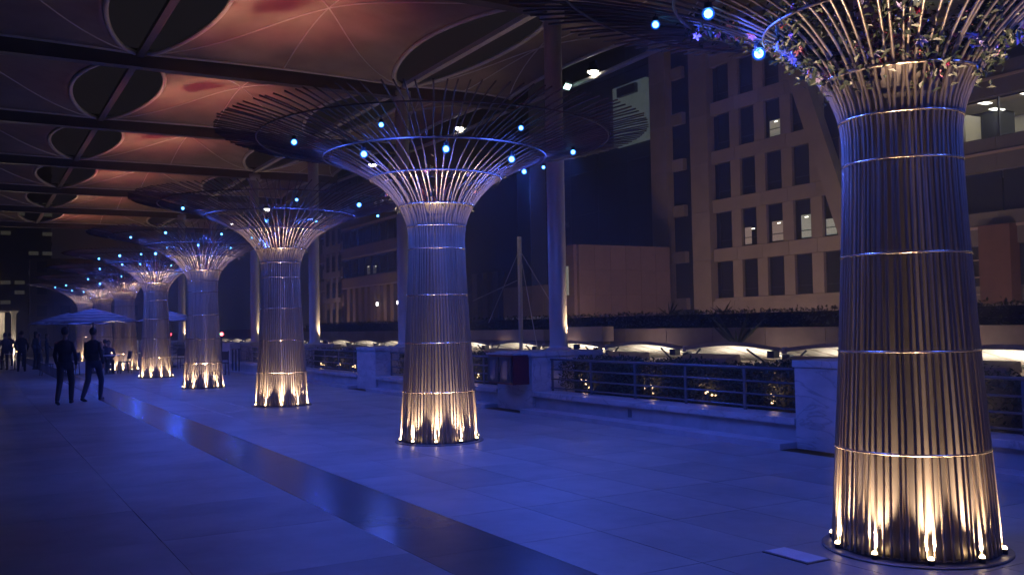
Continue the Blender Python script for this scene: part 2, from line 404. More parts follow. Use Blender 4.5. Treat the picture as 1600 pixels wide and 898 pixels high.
EXTRA = {0: [(2.5, R(20), 0), (1.68, R(300), 0), (2.5, R(270), 0)], 4: [(2.5, R(250), 0), (1.68, R(30), 0)], 5: [(2.5, R(20), 0)], 6: [(1.68, R(260), 0), (2.5, R(40), 0)], 7: [(1.68, R(240), 0), (2.5, R(60), 0), (2.5, R(300), 0)]}
TREE_LABELS = ['nearest steel light tree, its trunk filling the right edge, flowers and vines in its crown',
               'second steel light tree from the right, standing whole in the middle of the plaza',
               'third steel light tree, right of the red signal lamp and before a lit white column',
               'fourth steel light tree from the camera, between the two red signal lamps',
               'fifth steel light tree, slim in the distance with the second parasol behind it',
               'sixth steel light tree, behind the seated person in dark clothes',
               'seventh steel light tree, half hidden behind the big striped parasol',
               'farthest steel light tree, its crown rising left above the big striped parasol']
trees = []
for i in range(8):
    ty = 4.481 + 7.893 * i
    trees.append(steel_tree(ty, TREE_LABELS[i], led_fit(ty, LED_PX[i]) + EXTRA.get(i, []), R(13 * i)))
MARK_TREES = True

# ------------------------------------------------------------------ flowering vines in the crowns
def leaf(mb, c, d, up, s):
    d = d.normalized(); w = d.cross(up)
    if w.length < 1e-3: w = d.cross(Vector((1, 0, 0)))
    w.normalize(); n = len(mb.v); h = w.cross(d) * s * .12
    mb.v += [c, c + d * s * .45 + w * s * .28 + h, c + d * s, c + d * s * .45 - w * s * .28 + h]
    mb.f += [(n, n + 1, n + 2), (n, n + 2, n + 3)]
def flower_mesh(name, m, s, seed):
    r = random.Random(seed); mb = MB()
    for k in range(6):
        a = 2 * math.pi * k / 6 + r.uniform(-.15, .15); d = Vector((math.cos(a), math.sin(a), r.uniform(.1, .5)))
        w = Vector((-math.sin(a), math.cos(a), 0)); n = len(mb.v)
        L_ = s * r.uniform(.8, 1.1)
        mb.v += [Vector((0, 0, 0)), d * L_ * .5 + w * L_ * .24, d * L_ + Vector((0, 0, -.2 * L_)), d * L_ * .5 - w * L_ * .24]
        mb.f += [(n, n + 1, n + 2), (n, n + 2, n + 3)]
    mb.lathe([(.001, 0), (s * .12, .002), (s * .1, s * .2), (.001, s * .25)], 6)
    return mb.mesh(name, m)
flowers = [flower_mesh('flower', M[k], s, i) for i, (k, s) in enumerate([('petal_pink', .05), ('petal_lilac', .055), ('petal_red', .035), ('petal_pink', .06), ('petal_lilac', .045)])]
def vine(ty, label, nleaf, nflow, seed, clusters):
    v = thing('flowering_vine', label, 'flowering vine', (5.915, ty, 2.95), 0, 'vines growing in the crowns of the light trees')
    r = random.Random(seed); lm = MB(); sm = MB()
    for (ang, r0, r1, dens, lift) in clusters:
        cnt = int(nleaf * dens)
        pts = []
        for k in range(9):
            t = k / 8; rr = r0 + (r1 - r0) * t; a = ang + .25 * math.sin(t * 5 + ang * 3)
            zz = (crown_z(rr) if rr > .53 else 3.1 + (rr / .53) ** 2 * .28) - 2.95 + .04 + lift * t + .03 * math.sin(t * 9)
            pts.append(Vector((rr * math.cos(a), rr * math.sin(a), zz)))
        sm.tube(pts, .009, 5)
        for k in range(cnt):
            i = r.randrange(8); p = pts[i].lerp(pts[i + 1], r.random()) + Vector((r.gauss(0, .07), r.gauss(0, .07), r.gauss(.02, .06)))
            leaf(lm, p, Vector((r.uniform(-1, 1), r.uniform(-1, 1), r.uniform(-.7, .7))), Vector((r.uniform(-.4, .4), r.uniform(-.4, .4), 1)), r.uniform(.045, .085))
        for k in range(int(nflow * dens)):
            i = r.randrange(1, 8); p = pts[i].lerp(pts[i + 1], r.random()) + Vector((r.gauss(0, .06), r.gauss(0, .06), r.uniform(-.08, .04)))
            o = link('flower', flowers[r.randrange(5)], v, p); o.rotation_euler = (r.uniform(1.2, 4), r.uniform(-1, 1), r.uniform(0, 6.28))
    tw_ = MB()  # added radial sticks above the uplight, shaped to streak the membrane with shadow
    for k in range(46):
        a = r.uniform(0, 6.28); e = R(r.uniform(34, 76)); L_ = r.uniform(.28, .6); o_ = Vector((.04 * math.cos(a), .04 * math.sin(a), .22)); d = Vector((math.cos(a) * math.cos(e), math.sin(a) * math.cos(e), math.sin(e)))
        b1_ = o_ + d * .12; b2_ = b1_ + d * L_ * .6 + Vector((0, 0, .02)); b3_ = b1_ + d * L_ + Vector((r.gauss(0, .02), r.gauss(0, .02), -.01))
        tw_.tube([b1_, b2_, b3_], [.006, .005, .003], 4)
        for q in range(3): leaf(tw_, b1_.lerp(b3_, r.uniform(.3, 1)), d + Vector((r.gauss(0, .3), r.gauss(0, .3), r.gauss(0, .3))), Vector((0, 0, 1)), r.uniform(.03, .06))
    tag(tw_.build('shadow_twigs', M['vine_leaf'], v), kind='stuff')
    sm.build('stem', M['vine_leaf'], v); tag(lm.build('leaves', M['vine_leaf'], v), kind='stuff')
    return v
def ang(deg): return R(deg)
vine(4.481, 'vine with pink and lilac flowers in the crown of the nearest steel tree', 380, 17, 5,
     [(ang(10), .1, 1.2, 2.2, .25), (ang(60), .2, 1.1, 2.4, .35), (ang(85), .25, 1.3, 1.6, .1), (ang(105), .8, 1.95, 1.6, 0), (ang(135), .4, 1.0, 1.2, 0), (ang(165), .45, 1.0, 1.6, 0), (ang(200), .3, .8, .9, .1),
      (ang(235), .3, .75, 1.0, .0), (ang(330), .5, 1.1, 1.6, 0.05), (ang(350), .4, .7, 1.6, 0), (ang(310), .5, 1.0, 1.4, 0), (ang(280), .4, .9, 1.0, .15), (ang(40), .5, 1.6, 1.5, .1)])
vine(12.374, 'thin leafy vine inside the crown of the second steel tree', 60, 3, 6,
     [(ang(30), .1, 1.0, 1.3, .1), (ang(110), .1, 1.2, 1.2, 0), (ang(150), .2, 1.0, .8, 0), (ang(250), .1, .8, .6, .1), (ang(330), .2, 1.1, .9, 0)])
vine(20.267, 'leafy vine in the crown of the third steel tree', 50, 3, 8,
     [(ang(20), .1, .9, 1.2, .1), (ang(100), .1, 1.0, 1.0, 0), (ang(200), .2, .9, .8, .1), (ang(300), .2, 1.1, .9, 0)])
for i, lb in ((3, 'fourth'), (4, 'fifth'), (5, 'sixth'), (6, 'seventh')):
    vine(4.481 + 7.893 * i, 'leafy vine in the crown of the %s steel tree' % lb, 45, 2, 9 + i,
         [(ang(20 + 30 * i), .1, .9, 1.0, .1), (ang(140), .1, 1.4, 1.2, 0), (ang(250), .2, 1.2, 1.0, .1), (ang(330), .3, 1.8, .9, 0)])

# ------------------------------------------------------------------ canopy
canopy = thing('tensile_canopy', 'large stretched fabric canopy on steel beams and pale round columns over the plaza', 'canopy', (0, 0, 0))
YB = [0.552 + 7.893 * i for i in range(9)]          # beam lines 0.2 .. 65.8
XP = [-3.38, 3.594, 10.56, 14.1]                     # purlin lines
ZC = 8.36
def panel(x0, x1, y0, y1, sx0, sx1, name='membrane_panel', lift=.42):
    n = 26; mb = MB(); P = {}
    def pt(u, v):
        s = math.sin(math.pi * v) ** .62 if 0 < v < 1 else 0; t = math.sin(math.pi * u) ** .8 if 0 < u < 1 else 0
        xa = x0 + .10 + sx0 * s; xb = x1 - .10 - sx1 * s
        ya = y0 + .17 + .22 * t; yb = y1 - .17 - .22 * t
        x = xa + (xb - xa) * u; y = ya + (yb - ya) * v
        z = ZC + .05 + lift * (math.sin(math.pi * u) * math.sin(math.pi * v)) ** .9 + .10 * math.sin(math.pi * v)
        return Vector((x, y, z))
    for i in range(n + 1):
        for j in range(n + 1): mb.v.append(pt(i / n, j / n))
    for i in range(n):
        for j in range(n):
            a = i * (n + 1) + j; mb.f.append((a, a + 1, a + n + 2, a + n + 1))
    k = len(mb.v)                                     # upper face 12 mm above, closed at the rim
    up = [v + Vector((0, 0, .012)) for v in mb.v]; lower = list(mb.f); mb.v += up
    mb.f += [tuple(k + q for q in f[::-1]) for f in lower]
    rim = [i * (n + 1) for i in range(n + 1)] + [n * (n + 1) + j for j in range(1, n + 1)] + [i * (n + 1) + n for i in range(n - 1, -1, -1)] + [j for j in range(n - 1, 0, -1)]
    for a, b in zip(rim, rim[1:] + rim[:1]): mb.f.append((a, b, k + b, k + a))
    o = mb.build(name, M['membrane'], canopy, True)
    for path in ([(q / 24, q / 24) for q in range(25)], [(q / 24, 1 - q / 24) for q in range(25)], [(.5, q / 24) for q in range(25)]):
        s = MB().tube([pt(a, b) - Vector((0, 0, .008)) for a, b in path], .019, 4); s.build('seam', M['edge'], o)
    for fixed, rad in ((0, .06), (1, .06)):
        MB().tube([pt(fixed, q / 24) for q in range(25)], rad, 6).build('edge_cable', M['edge'], o, True)
        MB().tube([pt(q / 24, fixed) for q in range(25)], .04, 6).build('edge_cable', M['edge'], o, True)
for a in range(3):
    for b in range(len(YB) - 1):
        sx0 = 1.05 if a < 2 else 1.0; sx1 = 1.05 if a < 2 else .28
        panel(XP[a], XP[a + 1], YB[b], YB[b + 1], sx0, sx1, lift=.42 if a < 2 else .25)
for y in YB:
    MB().box(((XP[0] + XP[3]) / 2, y, ZC - .02), (XP[3] - XP[0] + .3, .2, .44)).build('beam', M['beam'], canopy)
    MB().box(((XP[0] + XP[3]) / 2, y, ZC - .255), (XP[3] - XP[0] + .3, .30, .028)).build('beam_flange', M['beam'], canopy)
for x in XP[:3]:
    for y0, y1 in zip(YB, YB[1:]):
        MB().box((x, (y0 + y1) / 2, ZC + .02), (.17, y1 - y0 - .32, .12)).build('purlin', M['edge'] if x > 5 else M['beam'], canopy)
for y0, y1 in zip(YB, YB[1:]):
    MB().tube([(XP[3] + .25, y0, ZC - .12), (XP[3] + .42, (y0 + y1) / 2, ZC - .12), (XP[3] + .25, y1, ZC - .12)], .07, 8).build('edge_tube', M['edge'], canopy, True)
for y in YB:
    MB().tube([(XP[3] - .05, y, ZC + .05), (XP[3] + .3, y, ZC - .12)], .05, 6).build('edge_bracket', M['beam'], canopy)
for y in YB[1:]:
    MB().lathe([(.185, 1.13), (.185, 7.98), (.185, 7.99), (.26, 8.02), (.26, 8.27), (.20, 8.29)], 28, (10.56, y, 0)).build('column', M['paint'], canopy, True)
    MB().lathe([(.27, 1.132), (.27, 1.16), (.20, 1.18), (.189, 1.24)], 28, (10.56, y, 0)).build('column_foot', M['paint'], canopy)
up_spot = bpy.data.lights.new('column_uplight_beam', 'SPOT'); up_spot.energy = COLUMN_W; up_spot.color = (1, .70, .42); up_spot.spot_size = R(78); up_spot.spot_blend = .8; up_spot.shadow_soft_size = .06
for i, y in enumerate(YB[1:]):
    u = thing('column_uplight', ['uplight on the marble pedestal behind the nearest trunk', 'small uplight at the foot of the column in front of the brown box building', 'uplight at the foot of the lit column just left of the second steel tree',
        'uplight at the foot of the bright column right of the third steel tree', 'uplight at the foot of the column just left of the third steel tree', 'uplight at the foot of the far lit column between the fourth and fifth trees', 'uplight at the foot of the seventh canopy column from the camera', 'uplight at the foot of the farthest canopy column'][i], 'uplight', (10.86, y - .22, 1.13), 0, 'uplights at the feet of the canopy columns')
    MB().lathe([(.05, 0), (.07, .02), (.07, .10), (.055, .10), (.001, .07)], 14).build('housing', M['fixture'], u)
    MB().lathe([(.001, .075), (.052, .085), (.001, .097)], 12).build('lens', M['warm_led'], u)
    spot('column_uplight_beam', (0, 0, .16), (-.17, .1, 1.2), 0, None, 0, u, data=up_spot)

# round downlights under the outer canopy edge
down_spot = bpy.data.lights.new('downlight_beam', 'SPOT'); down_spot.energy = DOWN_W; down_spot.color = (1, .86, .66); down_spot.spot_size = R(150); down_spot.spot_blend = .7; down_spot.shadow_soft_size = .1
DL = ['largest round white downlight under the canopy edge, right of the tall blue column', 'round white downlight seen through the crown of the second steel tree', 'round white downlight left of the second steel tree crown', 'round white downlight above the third steel tree crown', 'small round downlight between the third and fourth steel trees', 'smallest far round downlight under the canopy edge', 'farthest round downlight under the outer canopy edge']
for i, y in enumerate([20.3 + 7.893 * k for k in range(6)]):
    d = thing('downlight', DL[i], 'downlight', (14.38, y, 8.36), 0, 'downlights under the outer canopy edge')
    MB().lathe([(.001, .14), (.12, .13), (.19, .02), (.19, -.02), (.165, -.02), (.001, .02)], 20).build('housing', M['fixture'], d)
    MB().lathe([(.001, -.09), (.08, -.075), (.14, -.03), (.15, .0)], 20).build('diffuser', M['white_led'], d, True)
    MB().box((0, 0, .2), (.05, .3, .1)).build('bracket', M['fixture'], d)
    spot('downlight_beam', (0, 0, -.14), (0, 0, -5), 0, None, 0, d, data=down_spot)
g = thing('floodlight', 'thin tilted floodlight glinting under the canopy edge beside the largest downlight', 'floodlight', (14.2, 21.3, 8.2))
MB().box((0, 0, 0), (.3, .1, .24), rz=.3, rx=.7).build('housing', M['fixture'], g); MB().box((-.01, -.05, -.06), (.25, .02, .16), rz=.3, rx=.7).build('lens', glow('cool_lens', (.6, 1, .85), 3), g)

# ------------------------------------------------------------------ marble pedestals, low walls, railings, hedges
PED = [7.35 + 7.893 * k for k in range(8)]
plab = ['marble pedestal partly behind the nearest steel trunk', 'marble pedestal carrying the column and the red cabinet', 'blue-lit marble pedestal just left of the second steel tree', 'marble pedestal to the right of the third steel tree', 'marble pedestal in the distance left of the third steel tree', 'far marble pedestal behind the fourth steel tree', 'far marble pedestal behind the fifth steel tree', 'farthest marble pedestal along the low wall']
for i, y in enumerate(PED):
    p = thing('marble_pedestal', plab[i], 'pedestal', (10.05, y + .68, 0), 0, 'marble pedestals under the canopy columns')
    MB().box((0, 0, .52), (1.62, 1.36, 1.04)).build('body', M['marble'], p, bevel=.006)
    MB().box((0, 0, 1.086), (1.66, 1.40, .09)).build('cap', M['marble'], p, bevel=.008)
    # joint lines of the cladding slabs
sec_names = ['between the red cabinet and the nearest steel trunk', 'between the second steel tree and the red cabinet', 'left of the second steel tree', 'right behind the third steel tree', 'left of the third steel tree', 'behind the fourth steel tree', 'behind the fifth steel tree']
secs = [(-6.5, 7.35, 'at the right edge behind the nearest steel trunk')] + [(PED[k] + 1.36, PED[k + 1], sec_names[k]) for k in range(7)]
ember = bpy.data.lights.new('hedge_lamp_light', 'POINT'); ember.energy = HEDGE_W; ember.color = (1, .62, .28); ember.shadow_soft_size = .03
M['hedge_led'] = glow('hedge_led', (1, .62, .28), 6.0)
lamp_ball = uv('lamp_bulb', .016, M['hedge_led'], 8, 6)
for k, (y0, y1, where) in enumerate(secs):
    L_ = y1 - y0; ym = (y0 + y1) / 2
    w = thing('low_wall', 'low pale wall ' + where, 'low wall', (9.52, ym, 0), 0, 'low stone walls along the plaza')
    MB().box((0, 0, .147), (.44, L_ - .004, .295)).build('wall_body', M['wallstone'], w)
    nsl = max(1, round(L_ / 1.7))
    for j in range(nsl):
        MB().box((-.02, -L_ / 2 + (j + .5) * L_ / nsl, .34), (.56, L_ / nsl - .006, .086)).build('ledge_slab', M['marble'], w, bevel=.006)
    MB().box((-.395, 0, .04), (.34, L_ - .01, .08)).build('plinth', M['wallstone'], w, bevel=.004)
    rl = thing('railing', 'grey railing ' + where, 'railing', (9.66, ym, .384), 0, 'railings on the low wall')
    for z in (.06, .23, .41, .60):
        MB().tube([(0, -L_ / 2 + .01, z), (0, L_ / 2 - .01, z)], .014 if z < .6 else .021, 8).build('rail', M['rail'], rl, True)
    npost = max(2, round(L_ / 1.38) + 1)
    for j in range(npost):
        yy = -L_ / 2 + .06 + j * (L_ - .12) / (npost - 1)
        MB().box((.0, yy, .31), (.022, .05, .62)).build('post', M['rail'], rl)
    h = thing('hedge', 'clipped hedge ' + where, 'hedge', (10.28, ym, 0), 0, 'hedges behind the low wall')
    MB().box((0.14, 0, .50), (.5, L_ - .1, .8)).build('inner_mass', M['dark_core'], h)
    lm = MB(); r = random.Random(50 + k); cnt = int(min(L_, 8.5) * (900 * 1.5 if k < 3 else 420)); 
    for q in range(cnt):
        yy = r.uniform(-L_ / 2, L_ / 2); face = r.random()
        if face < .62: p = Vector((-.36 + r.gauss(0, .05), yy, r.uniform(.38, .96)))
        else: p = Vector((r.uniform(-.4, .45), yy, 0.95 + r.gauss(0, .03) + .03 * math.sin(yy * 3 + k)))
        leaf(lm, p, Vector((r.uniform(-1, .3), r.uniform(-1, 1), r.uniform(-.5, 1))), Vector((r.uniform(-.5, .5), r.uniform(-.5, .5), 1)), r.uniform(.04, .075))
    tag(lm.build('foliage', M['leaf'], h), kind='stuff')
    # little warm lamps glowing through the foot of the hedge
    nl = max(2, int(L_ / 1.5)) if k < 5 else 1
    for j in range(nl):
        yy = y0 + (j + .5 + r.uniform(-.25, .25)) * L_ / nl
        if yy < 3: continue
        lp = thing('hedge_lamp', 'warm hedge lamp ' + where, 'garden lamp', (10.06, yy, .50 + r.uniform(-.04, .06)), 0, 'small lamps in the hedge ' + where)
        for q in range(4): link('lamp_bulb', lamp_ball, lp, (r.uniform(-.02, .06), r.gauss(0, .11), r.gauss(0, .045)))
        MB().tube([(0, 0, -.2), (0, 0, -.03)], .01, 5).build('stake', M['fixture'], lp)
        link('hedge_lamp_light', ember, lp, (-.0, 0, .07))

# fire hose cabinet on the second pedestal
cb = thing('hose_cabinet', 'dark red metal cabinet with two glass doors fixed to the marble pedestal', 'cabinet', (9.07, 15.84, .80))
M['red_box'] = mat('dark_red_cabinet', (.16, .012, .015), .35, .2, var=.3, scale=5)
MB().box((0, 0, 0), (.36, .98, .56)).build('body', M['red_box'], cb, bevel=.008)
MB().box((0, 0, .30), (.42, 1.04, .03)).build('top_plate', M['marble'], cb)
for s in (-1, 1):
    d = MB().box((-.2, s * .235, 0), (.025, .43, .48)).build('door', M['fixture'], cb, bevel=.004)
    MB().box((-.215, s * .235, 0), (.012, .2, .36)).build('pane', mat('cabinet_pane', (.12, .13, .16), .1), d)
    MB().box((-.222, s * .04, 0), (.02, .015, .1)).build('handle', M['rail'], d)
sk = MB().box((9.294, 12.3, .19), (.012, .09, .13)).build('socket_plate', M['rail']); tag(sk, 'small grey socket plate low on the pale wall below the railing', 'socket')

# ------------------------------------------------------------------ vaulted stall roofs, lit from below
M['vault'] = mat('pale_vault_sheet', (.62, .55, .47), .5, var=.15, scale=3)
kiosk_light = bpy.data.lights.new('stall_light', 'AREA'); kiosk_light.shape = 'RECTANGLE'; kiosk_light.size = 2.6; kiosk_light.size_y = .3; kiosk_light.energy = KIOSK_W; kiosk_light.color = (1, .9, .72)
vn = 14
KL = ['far left', 'second']
def vault_mesh():
    mb = MB(); n = 14; w = 3.46; dx = 2.6
    for side in (0, 1):
        for i in range(n + 1):
            t = i / n; y = -w / 2 + w * t; z = .13 * math.sin(math.pi * t)
            for x, tilt in ((-dx / 2, .14), (dx / 2, -.40)):
                mb.v.append(Vector((x, y, z + tilt + side * .05)))
    k = 2 * (n + 1)
    for i in range(n):
        a = 2 * i; mb.f.append((a, a + 2, a + 3, a + 1)); mb.f.append((k + a + 1, k + a + 3, k + a + 2, k + a))
        mb.f.append((a, k + a, k + a + 2, a + 2)); mb.f.append((a + 1, a + 3, k + a + 3, k + a + 1))
    mb.f.append((0, 1, k + 1, k)); mb.f.append((2 * n, k + 2 * n, k + 2 * n + 1, 2 * n + 1))
    return mb.mesh('vault_roof', M['vault'], False)
vm = vault_mesh(); M['fascia'] = mat('beige_fascia', (.42, .34, .28), .6, var=.3, scale=3)
kls = []
for f_ in (1.0, .55, 1.5, .8):
    q_ = kiosk_light.copy(); q_.energy = KIOSK_W * f_; kls.append(q_)
for i in range(20):
    y = 3.4 + 3.5 * i
    near = 'behind the nearest steel trunk' if y < 12 else 'over the hedge between the nearest trunk and the blue column' if y < 27 else 'between the second steel tree and the blue column' if y < 33 else 'left of the second steel tree' if y < 58 else 'far along the terrace'
    kx = thing('stall_roof', 'low vaulted white stall roof glowing from below, ' + near, 'stall', (17.6, y, .80), 0, 'lit vaulted stall roofs ' + near)
    link('vault_roof', vm, kx)
    fa = MB(); n_ = 12
    pts = [Vector((-1.33, -1.68 + 3.36 * q / n_, .13 * math.sin(math.pi * q / n_) + .16)) for q in range(n_ + 1)]
    for p0, p1 in zip(pts, pts[1:]): fa.bar(p0, p1, .05, .09)
    fa.build('arch_fascia', M['fascia'], kx)
    for q in range(1, 6): MB().bar((-1.3, -1.65 + .55 * q, .13 * math.sin(math.pi * q / 6) + .155), (1.28, -1.65 + .55 * q, .13 * math.sin(math.pi * q / 6) - .43), .03, .03).build('roof_rib', M['fascia'], kx)
    hh = random.Random(i * 5)
    MB().box((-1.75, .35, -.10), (.5, 1.7, .20), ry=-.2, rz=.06).build('folded_awning', M['fascia'], kx)
    MB().bar((-1.4, -1.6, -.3), (-1.4, -.9 + hh.uniform(-.2, .3), .16), .035).build('strut', M['fixture'], kx); MB().bar((-1.4, 1.6, -.3), (-1.4, 1.0, .16), .035).build('strut', M['fixture'], kx)
    MB().box((-1.45, -1.55, .06), (.18, .22, .16)).build('junction_box', M['fixture'], kx)
    for s in (-1, 1):
        MB().box((-1.2, s * 1.7, -.45), (.12, .14, 1.0)).build('post', M['rail'], kx)
        MB().box((1.2, s * 1.7, -.5), (.12, .14, .9)).build('post', M['rail'], kx)
        MB().box((0, s * 1.72, -.02), (2.6, .1, .16), ry=.13).build('gutter', M['vault'], kx)
    MB().box((-.6, 0, -.40), (.16, 2.6, .1)).build('lamp_trough', M['fixture'], kx)
    MB().box((-.6, 0, -.342), (.1, 2.4, .012)).build('lamp_tube', M['white_led'], kx)
    MB().box((-1.42, 0, -.36), (.7, 2.9, .26), ry=-.35).build('counter_hood', M['vault'], kx)
    a = link('stall_light', kls[(i * 3) % 4], kx, (-.6, 0, -.31)); a.rotation_euler = (math.pi, 0, 0)

wash = bpy.data.lights.new('added_wall_wash_beam', 'SPOT'); wash.energy = 60; wash.color = (1, .7, .55); wash.spot_size = R(140); wash.spot_blend = 1; wash.shadow_soft_size = .1  # unseen lights added to brighten the terrace wall
for k, y in enumerate((14, 20, 26, 29, 34, 42)):
    f = thing('added_wall_wash', 'added unseen light at the foot of the terrace wall, behind the stalls', 'added light', (19.0 if k != 3 else 18.9, y, .05), 0, 'added lights unseen behind the stalls')
    MB().box((0, 0, .08), (.2, .3, .14)).build('housing', M['fixture'], f)
    spot('added_wall_wash_beam', (.12, 0, .18), (1.6, 0, .75), 0, None, 0, f, data=wash)

# mast with stay cables
ms = thing('stayed_mast', 'slim upright mast with stay cables behind the low wall, left of the blue column', 'mast', (16.2, 27.4, 0))
MB().tube([(0, 0, .0), (0, 0, 4.64)], .075, 10).build('pole', M['edge'], ms, True)
for e in ((-.2, 1.9, 1.75), (.4, 4.2, 2.6), (.2, -2.4, 1.6), (-.1, -1.2, .9)):
    MB().tube([(0, 0, 4.2 if e[1] < 2 else 3.2), e], .014, 5).build('stay_cable', M['edge'], ms)

# ------------------------------------------------------------------ terrace wall and dark hedge
tw = thing('terrace_wall', 'long dim concrete wall below the dark hedge behind the stall roofs', 'wall', (21, 30, 0))
M['conc'] = mat('terrace_wall_render', (.3, .25, .23), .8, var=.4, scale=.7, world_co=True)
nwp = 32
for j in range(nwp):
    MB().box((0, -37 + (j + .5) * 74 / nwp, .72), (.35, 74 / nwp - .02, 1.44)).build('wall_panel', M['conc'], tw)
lw = thing('pale_wall_box', 'pale box-shaped parapet lit warm, right of the blue column', 'parapet', (19.6, 28.6, 0))
MB().box((0, 0, 1.28), (.5, 3.0, .52)).build('panel', mat('cream_render', (.62, .52, .44), .7, var=.15, scale=2), lw, bevel=.01)
MB().box((0, 0, .5), (.3, 2.8, 1.0)).build('base', M['conc'], lw)
lw2 = thing('pale_wall_box', 'pale parapet behind the mast, right of the second steel tree', 'parapet', (19.6, 34.6, 0))
MB().box((0, 0, 1.24), (.5, 7.2, .42)).build('panel', mat('cream_render_dim', (.5, .42, .36), .7, var=.2, scale=1), lw2, bevel=.01)
MB().box((0, 0, .5), (.3, 7.0, 1.04)).build('base', M['conc'], lw2)
th = thing('terrace_hedge', 'long dark hedge on top of the terrace wall at the foot of the buildings', 'hedge', (22.2, 30, 0))
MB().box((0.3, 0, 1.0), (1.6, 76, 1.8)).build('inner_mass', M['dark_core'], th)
lm = MB(); r = random.Random(99)
for q in range(9000):
    yy = r.uniform(-36, 38)
    p = Vector((-.6 + r.gauss(0, .08), yy, r.uniform(1.4, 1.95))) if r.random() < .5 else Vector((r.uniform(-.6, .6), yy, 1.92 + r.gauss(0, .05)))
    leaf(lm, p, Vector((r.uniform(-1, 1), r.uniform(-1, 1), r.uniform(-.2, 1))), Vector((0, 0, 1)), r.uniform(.08, .16))
tag(lm.build('foliage', M['leaf'], th), kind='stuff')
# spiky plants on the terrace
def spiky(x, y, z, s, label, seed):
    t = thing('spiky_plant', label, 'plant', (x, y, z)); r = random.Random(seed)
    for k in range(7):
        a = r.uniform(0, 6.28); e = r.uniform(.3, 1.2); d = Vector((math.cos(a) * math.cos(e), math.sin(a) * math.cos(e), math.sin(e)))
        MB().tube([(0, 0, 0), d * s * .5, d * s + Vector((0, 0, .05 * s))], [.03 * s, .045 * s, .004], 5).build('leaf', M['vine_leaf'], t)
spiky(20.3, 21.4, .9, 1.2, 'large spiky plant with reddish stalks leaning before the terrace wall', 3)
spiky(22.0, 23.8, 1.9, .5, 'small spiky tuft rising from the dark hedge near the office building', 4)
spiky(22.0, 26.6, 1.9, .55, 'low spiky tuft on the dark hedge beside the brown box building', 5)

# ------------------------------------------------------------------ buildings
M['clad'] = mat('pinkish_stone_cladding', (.34, .29, .26), .75, var=.22, scale=.7, objvar=.09, rvar=.1)
M['clad_dark'] = mat('brown_brick_cladding', (.215, .15, .13), .8, var=.25, scale=1.2, objvar=.1)
M['band'] = mat('grey_spandrel_band', (.16, .15, .15), .6, var=.2, scale=.6, objvar=.06)
M['strip_line'] = mat('pale_metal_line', (.4, .32, .3), .5)
M['room'] = mat('office_wall', (.45, .42, .34), .8, var=.15, scale=.8)
M['lit_teal'] = glow('lit_room_teal', (.36, .55, .42), .2)
M['lit_warm'] = glow('lit_room_warm', (.55, .55, .38), .22)
M['lit_dim'] = glow('lit_room_dim', (.45, .42, .28), .07)
M['ceil_lamp'] = glow('ceiling_lamp', (1, .97, .82), 5.0)
def window(b, x, y, z, w, h, lit=None, depth=.3, mull=False):
    f = MB(); t = .06
    f.box((x - .0, y - w / 2 + t / 2, z), (.1, t, h)); f.box((x, y + w / 2 - t / 2, z), (.1, t, h)); f.box((x, y, z - h / 2 + t / 2), (.1, w - 2 * t, t)); f.box((x, y, z + h / 2 - t / 2), (.1, w - 2 * t, t))
    f.box((x, y, z - h / 2 + h * .22), (.08, w - 2 * t, .04))
    o = f.build('window', M['fixture'], b)
    zs = z - h / 2 + h * .22
    MB().box((x + .03, y, (zs + .02 + z + h / 2 - t) / 2), (.02, w - 2 * t, z + h / 2 - t - zs - .02)).build('pane', M['glassdark'], o)
    MB().box((x + .03, y, (zs - .02 + z - h / 2 + t) / 2), (.02, w - 2 * t, zs - .02 - z + h / 2 - t)).build('pane', M['glassdark'], o)
    if lit is not None:       # a lit room seen in part of the opening, the rest blind
        k = (abs(y * 7.3 + z * 3.1) % 1.0); lw_ = (w - 2 * t) * (.45 + .5 * k); lh = (h - 2 * t) * (.35 + .25 * ((k * 7) % 1))
        MB().box((x + .012, y - (w - 2 * t - lw_) / 2 * (1 if int(k * 10) % 3 else -1), z - h / 2 + t + lh / 2 + .05), (.014, lw_, lh)).build('lit_room', lit, o)
        MB().box((x + .003, y - .15, z - h / 2 + t + lh * .93), (.01, .3, .05)).build('ceiling_lamp', M['ceil_lamp'], o)
    return o
b1 = thing('office_building', 'pinkish stone office building with rows of tall dark windows behind the nearest trunk', 'building', (49, 0, 0))
PITCH = 2.5; FH = 3.7; top0 = 17.2
lit_at = {(2, 4): 'lit_teal', (2, 3): 'lit_teal', (2, 2): 'lit_dim', (2, 1): 'lit_dim', (3, 5): 'lit_warm', (0, 2): 'lit_warm', (2, 5): 'lit_teal'}
YL = 53.6   # left edge of the first window bay (high Y is left in view)
nb_ = 9
for fl in range(-3, 4):
    zt = top0 - FH * fl; zb = zt - 2.72
    for bay in range(nb_):
        yc = YL - PITCH * (bay + .5)
        if yc < 38.0 + .352 * zb: continue
        key = (fl, bay)
        window(b1, .02, yc, (zt + zb) / 2, 1.52, 2.72, M[lit_at[key]] if key in lit_at else None)
        MB().box((0, yc, zb - (FH - 2.72) / 2), (.5, PITCH - .02, FH - 2.72 - .02)).build('wall_panel', M['clad'], b1)      # spandrel
        MB().box((-.001, yc - PITCH / 2, (zt + zb) / 2), (.5, PITCH - 1.52 - .02, 2.72 - .02)).build('wall_panel', M['clad'], b1)  # pier
    for yy, ww in ((YL + 1.13, 2.0), (YL + 6.0, 2.0)):
        MB().box((-.12, yy, zt - FH / 2 + .2), (.7, ww, FH - .02)).build('wall_panel', M['clad'], b1)
    MB().box((.25, YL + 4.3, zb - .3), (.4, 1.36, .9)).build('wall_panel', M['clad'], b1)
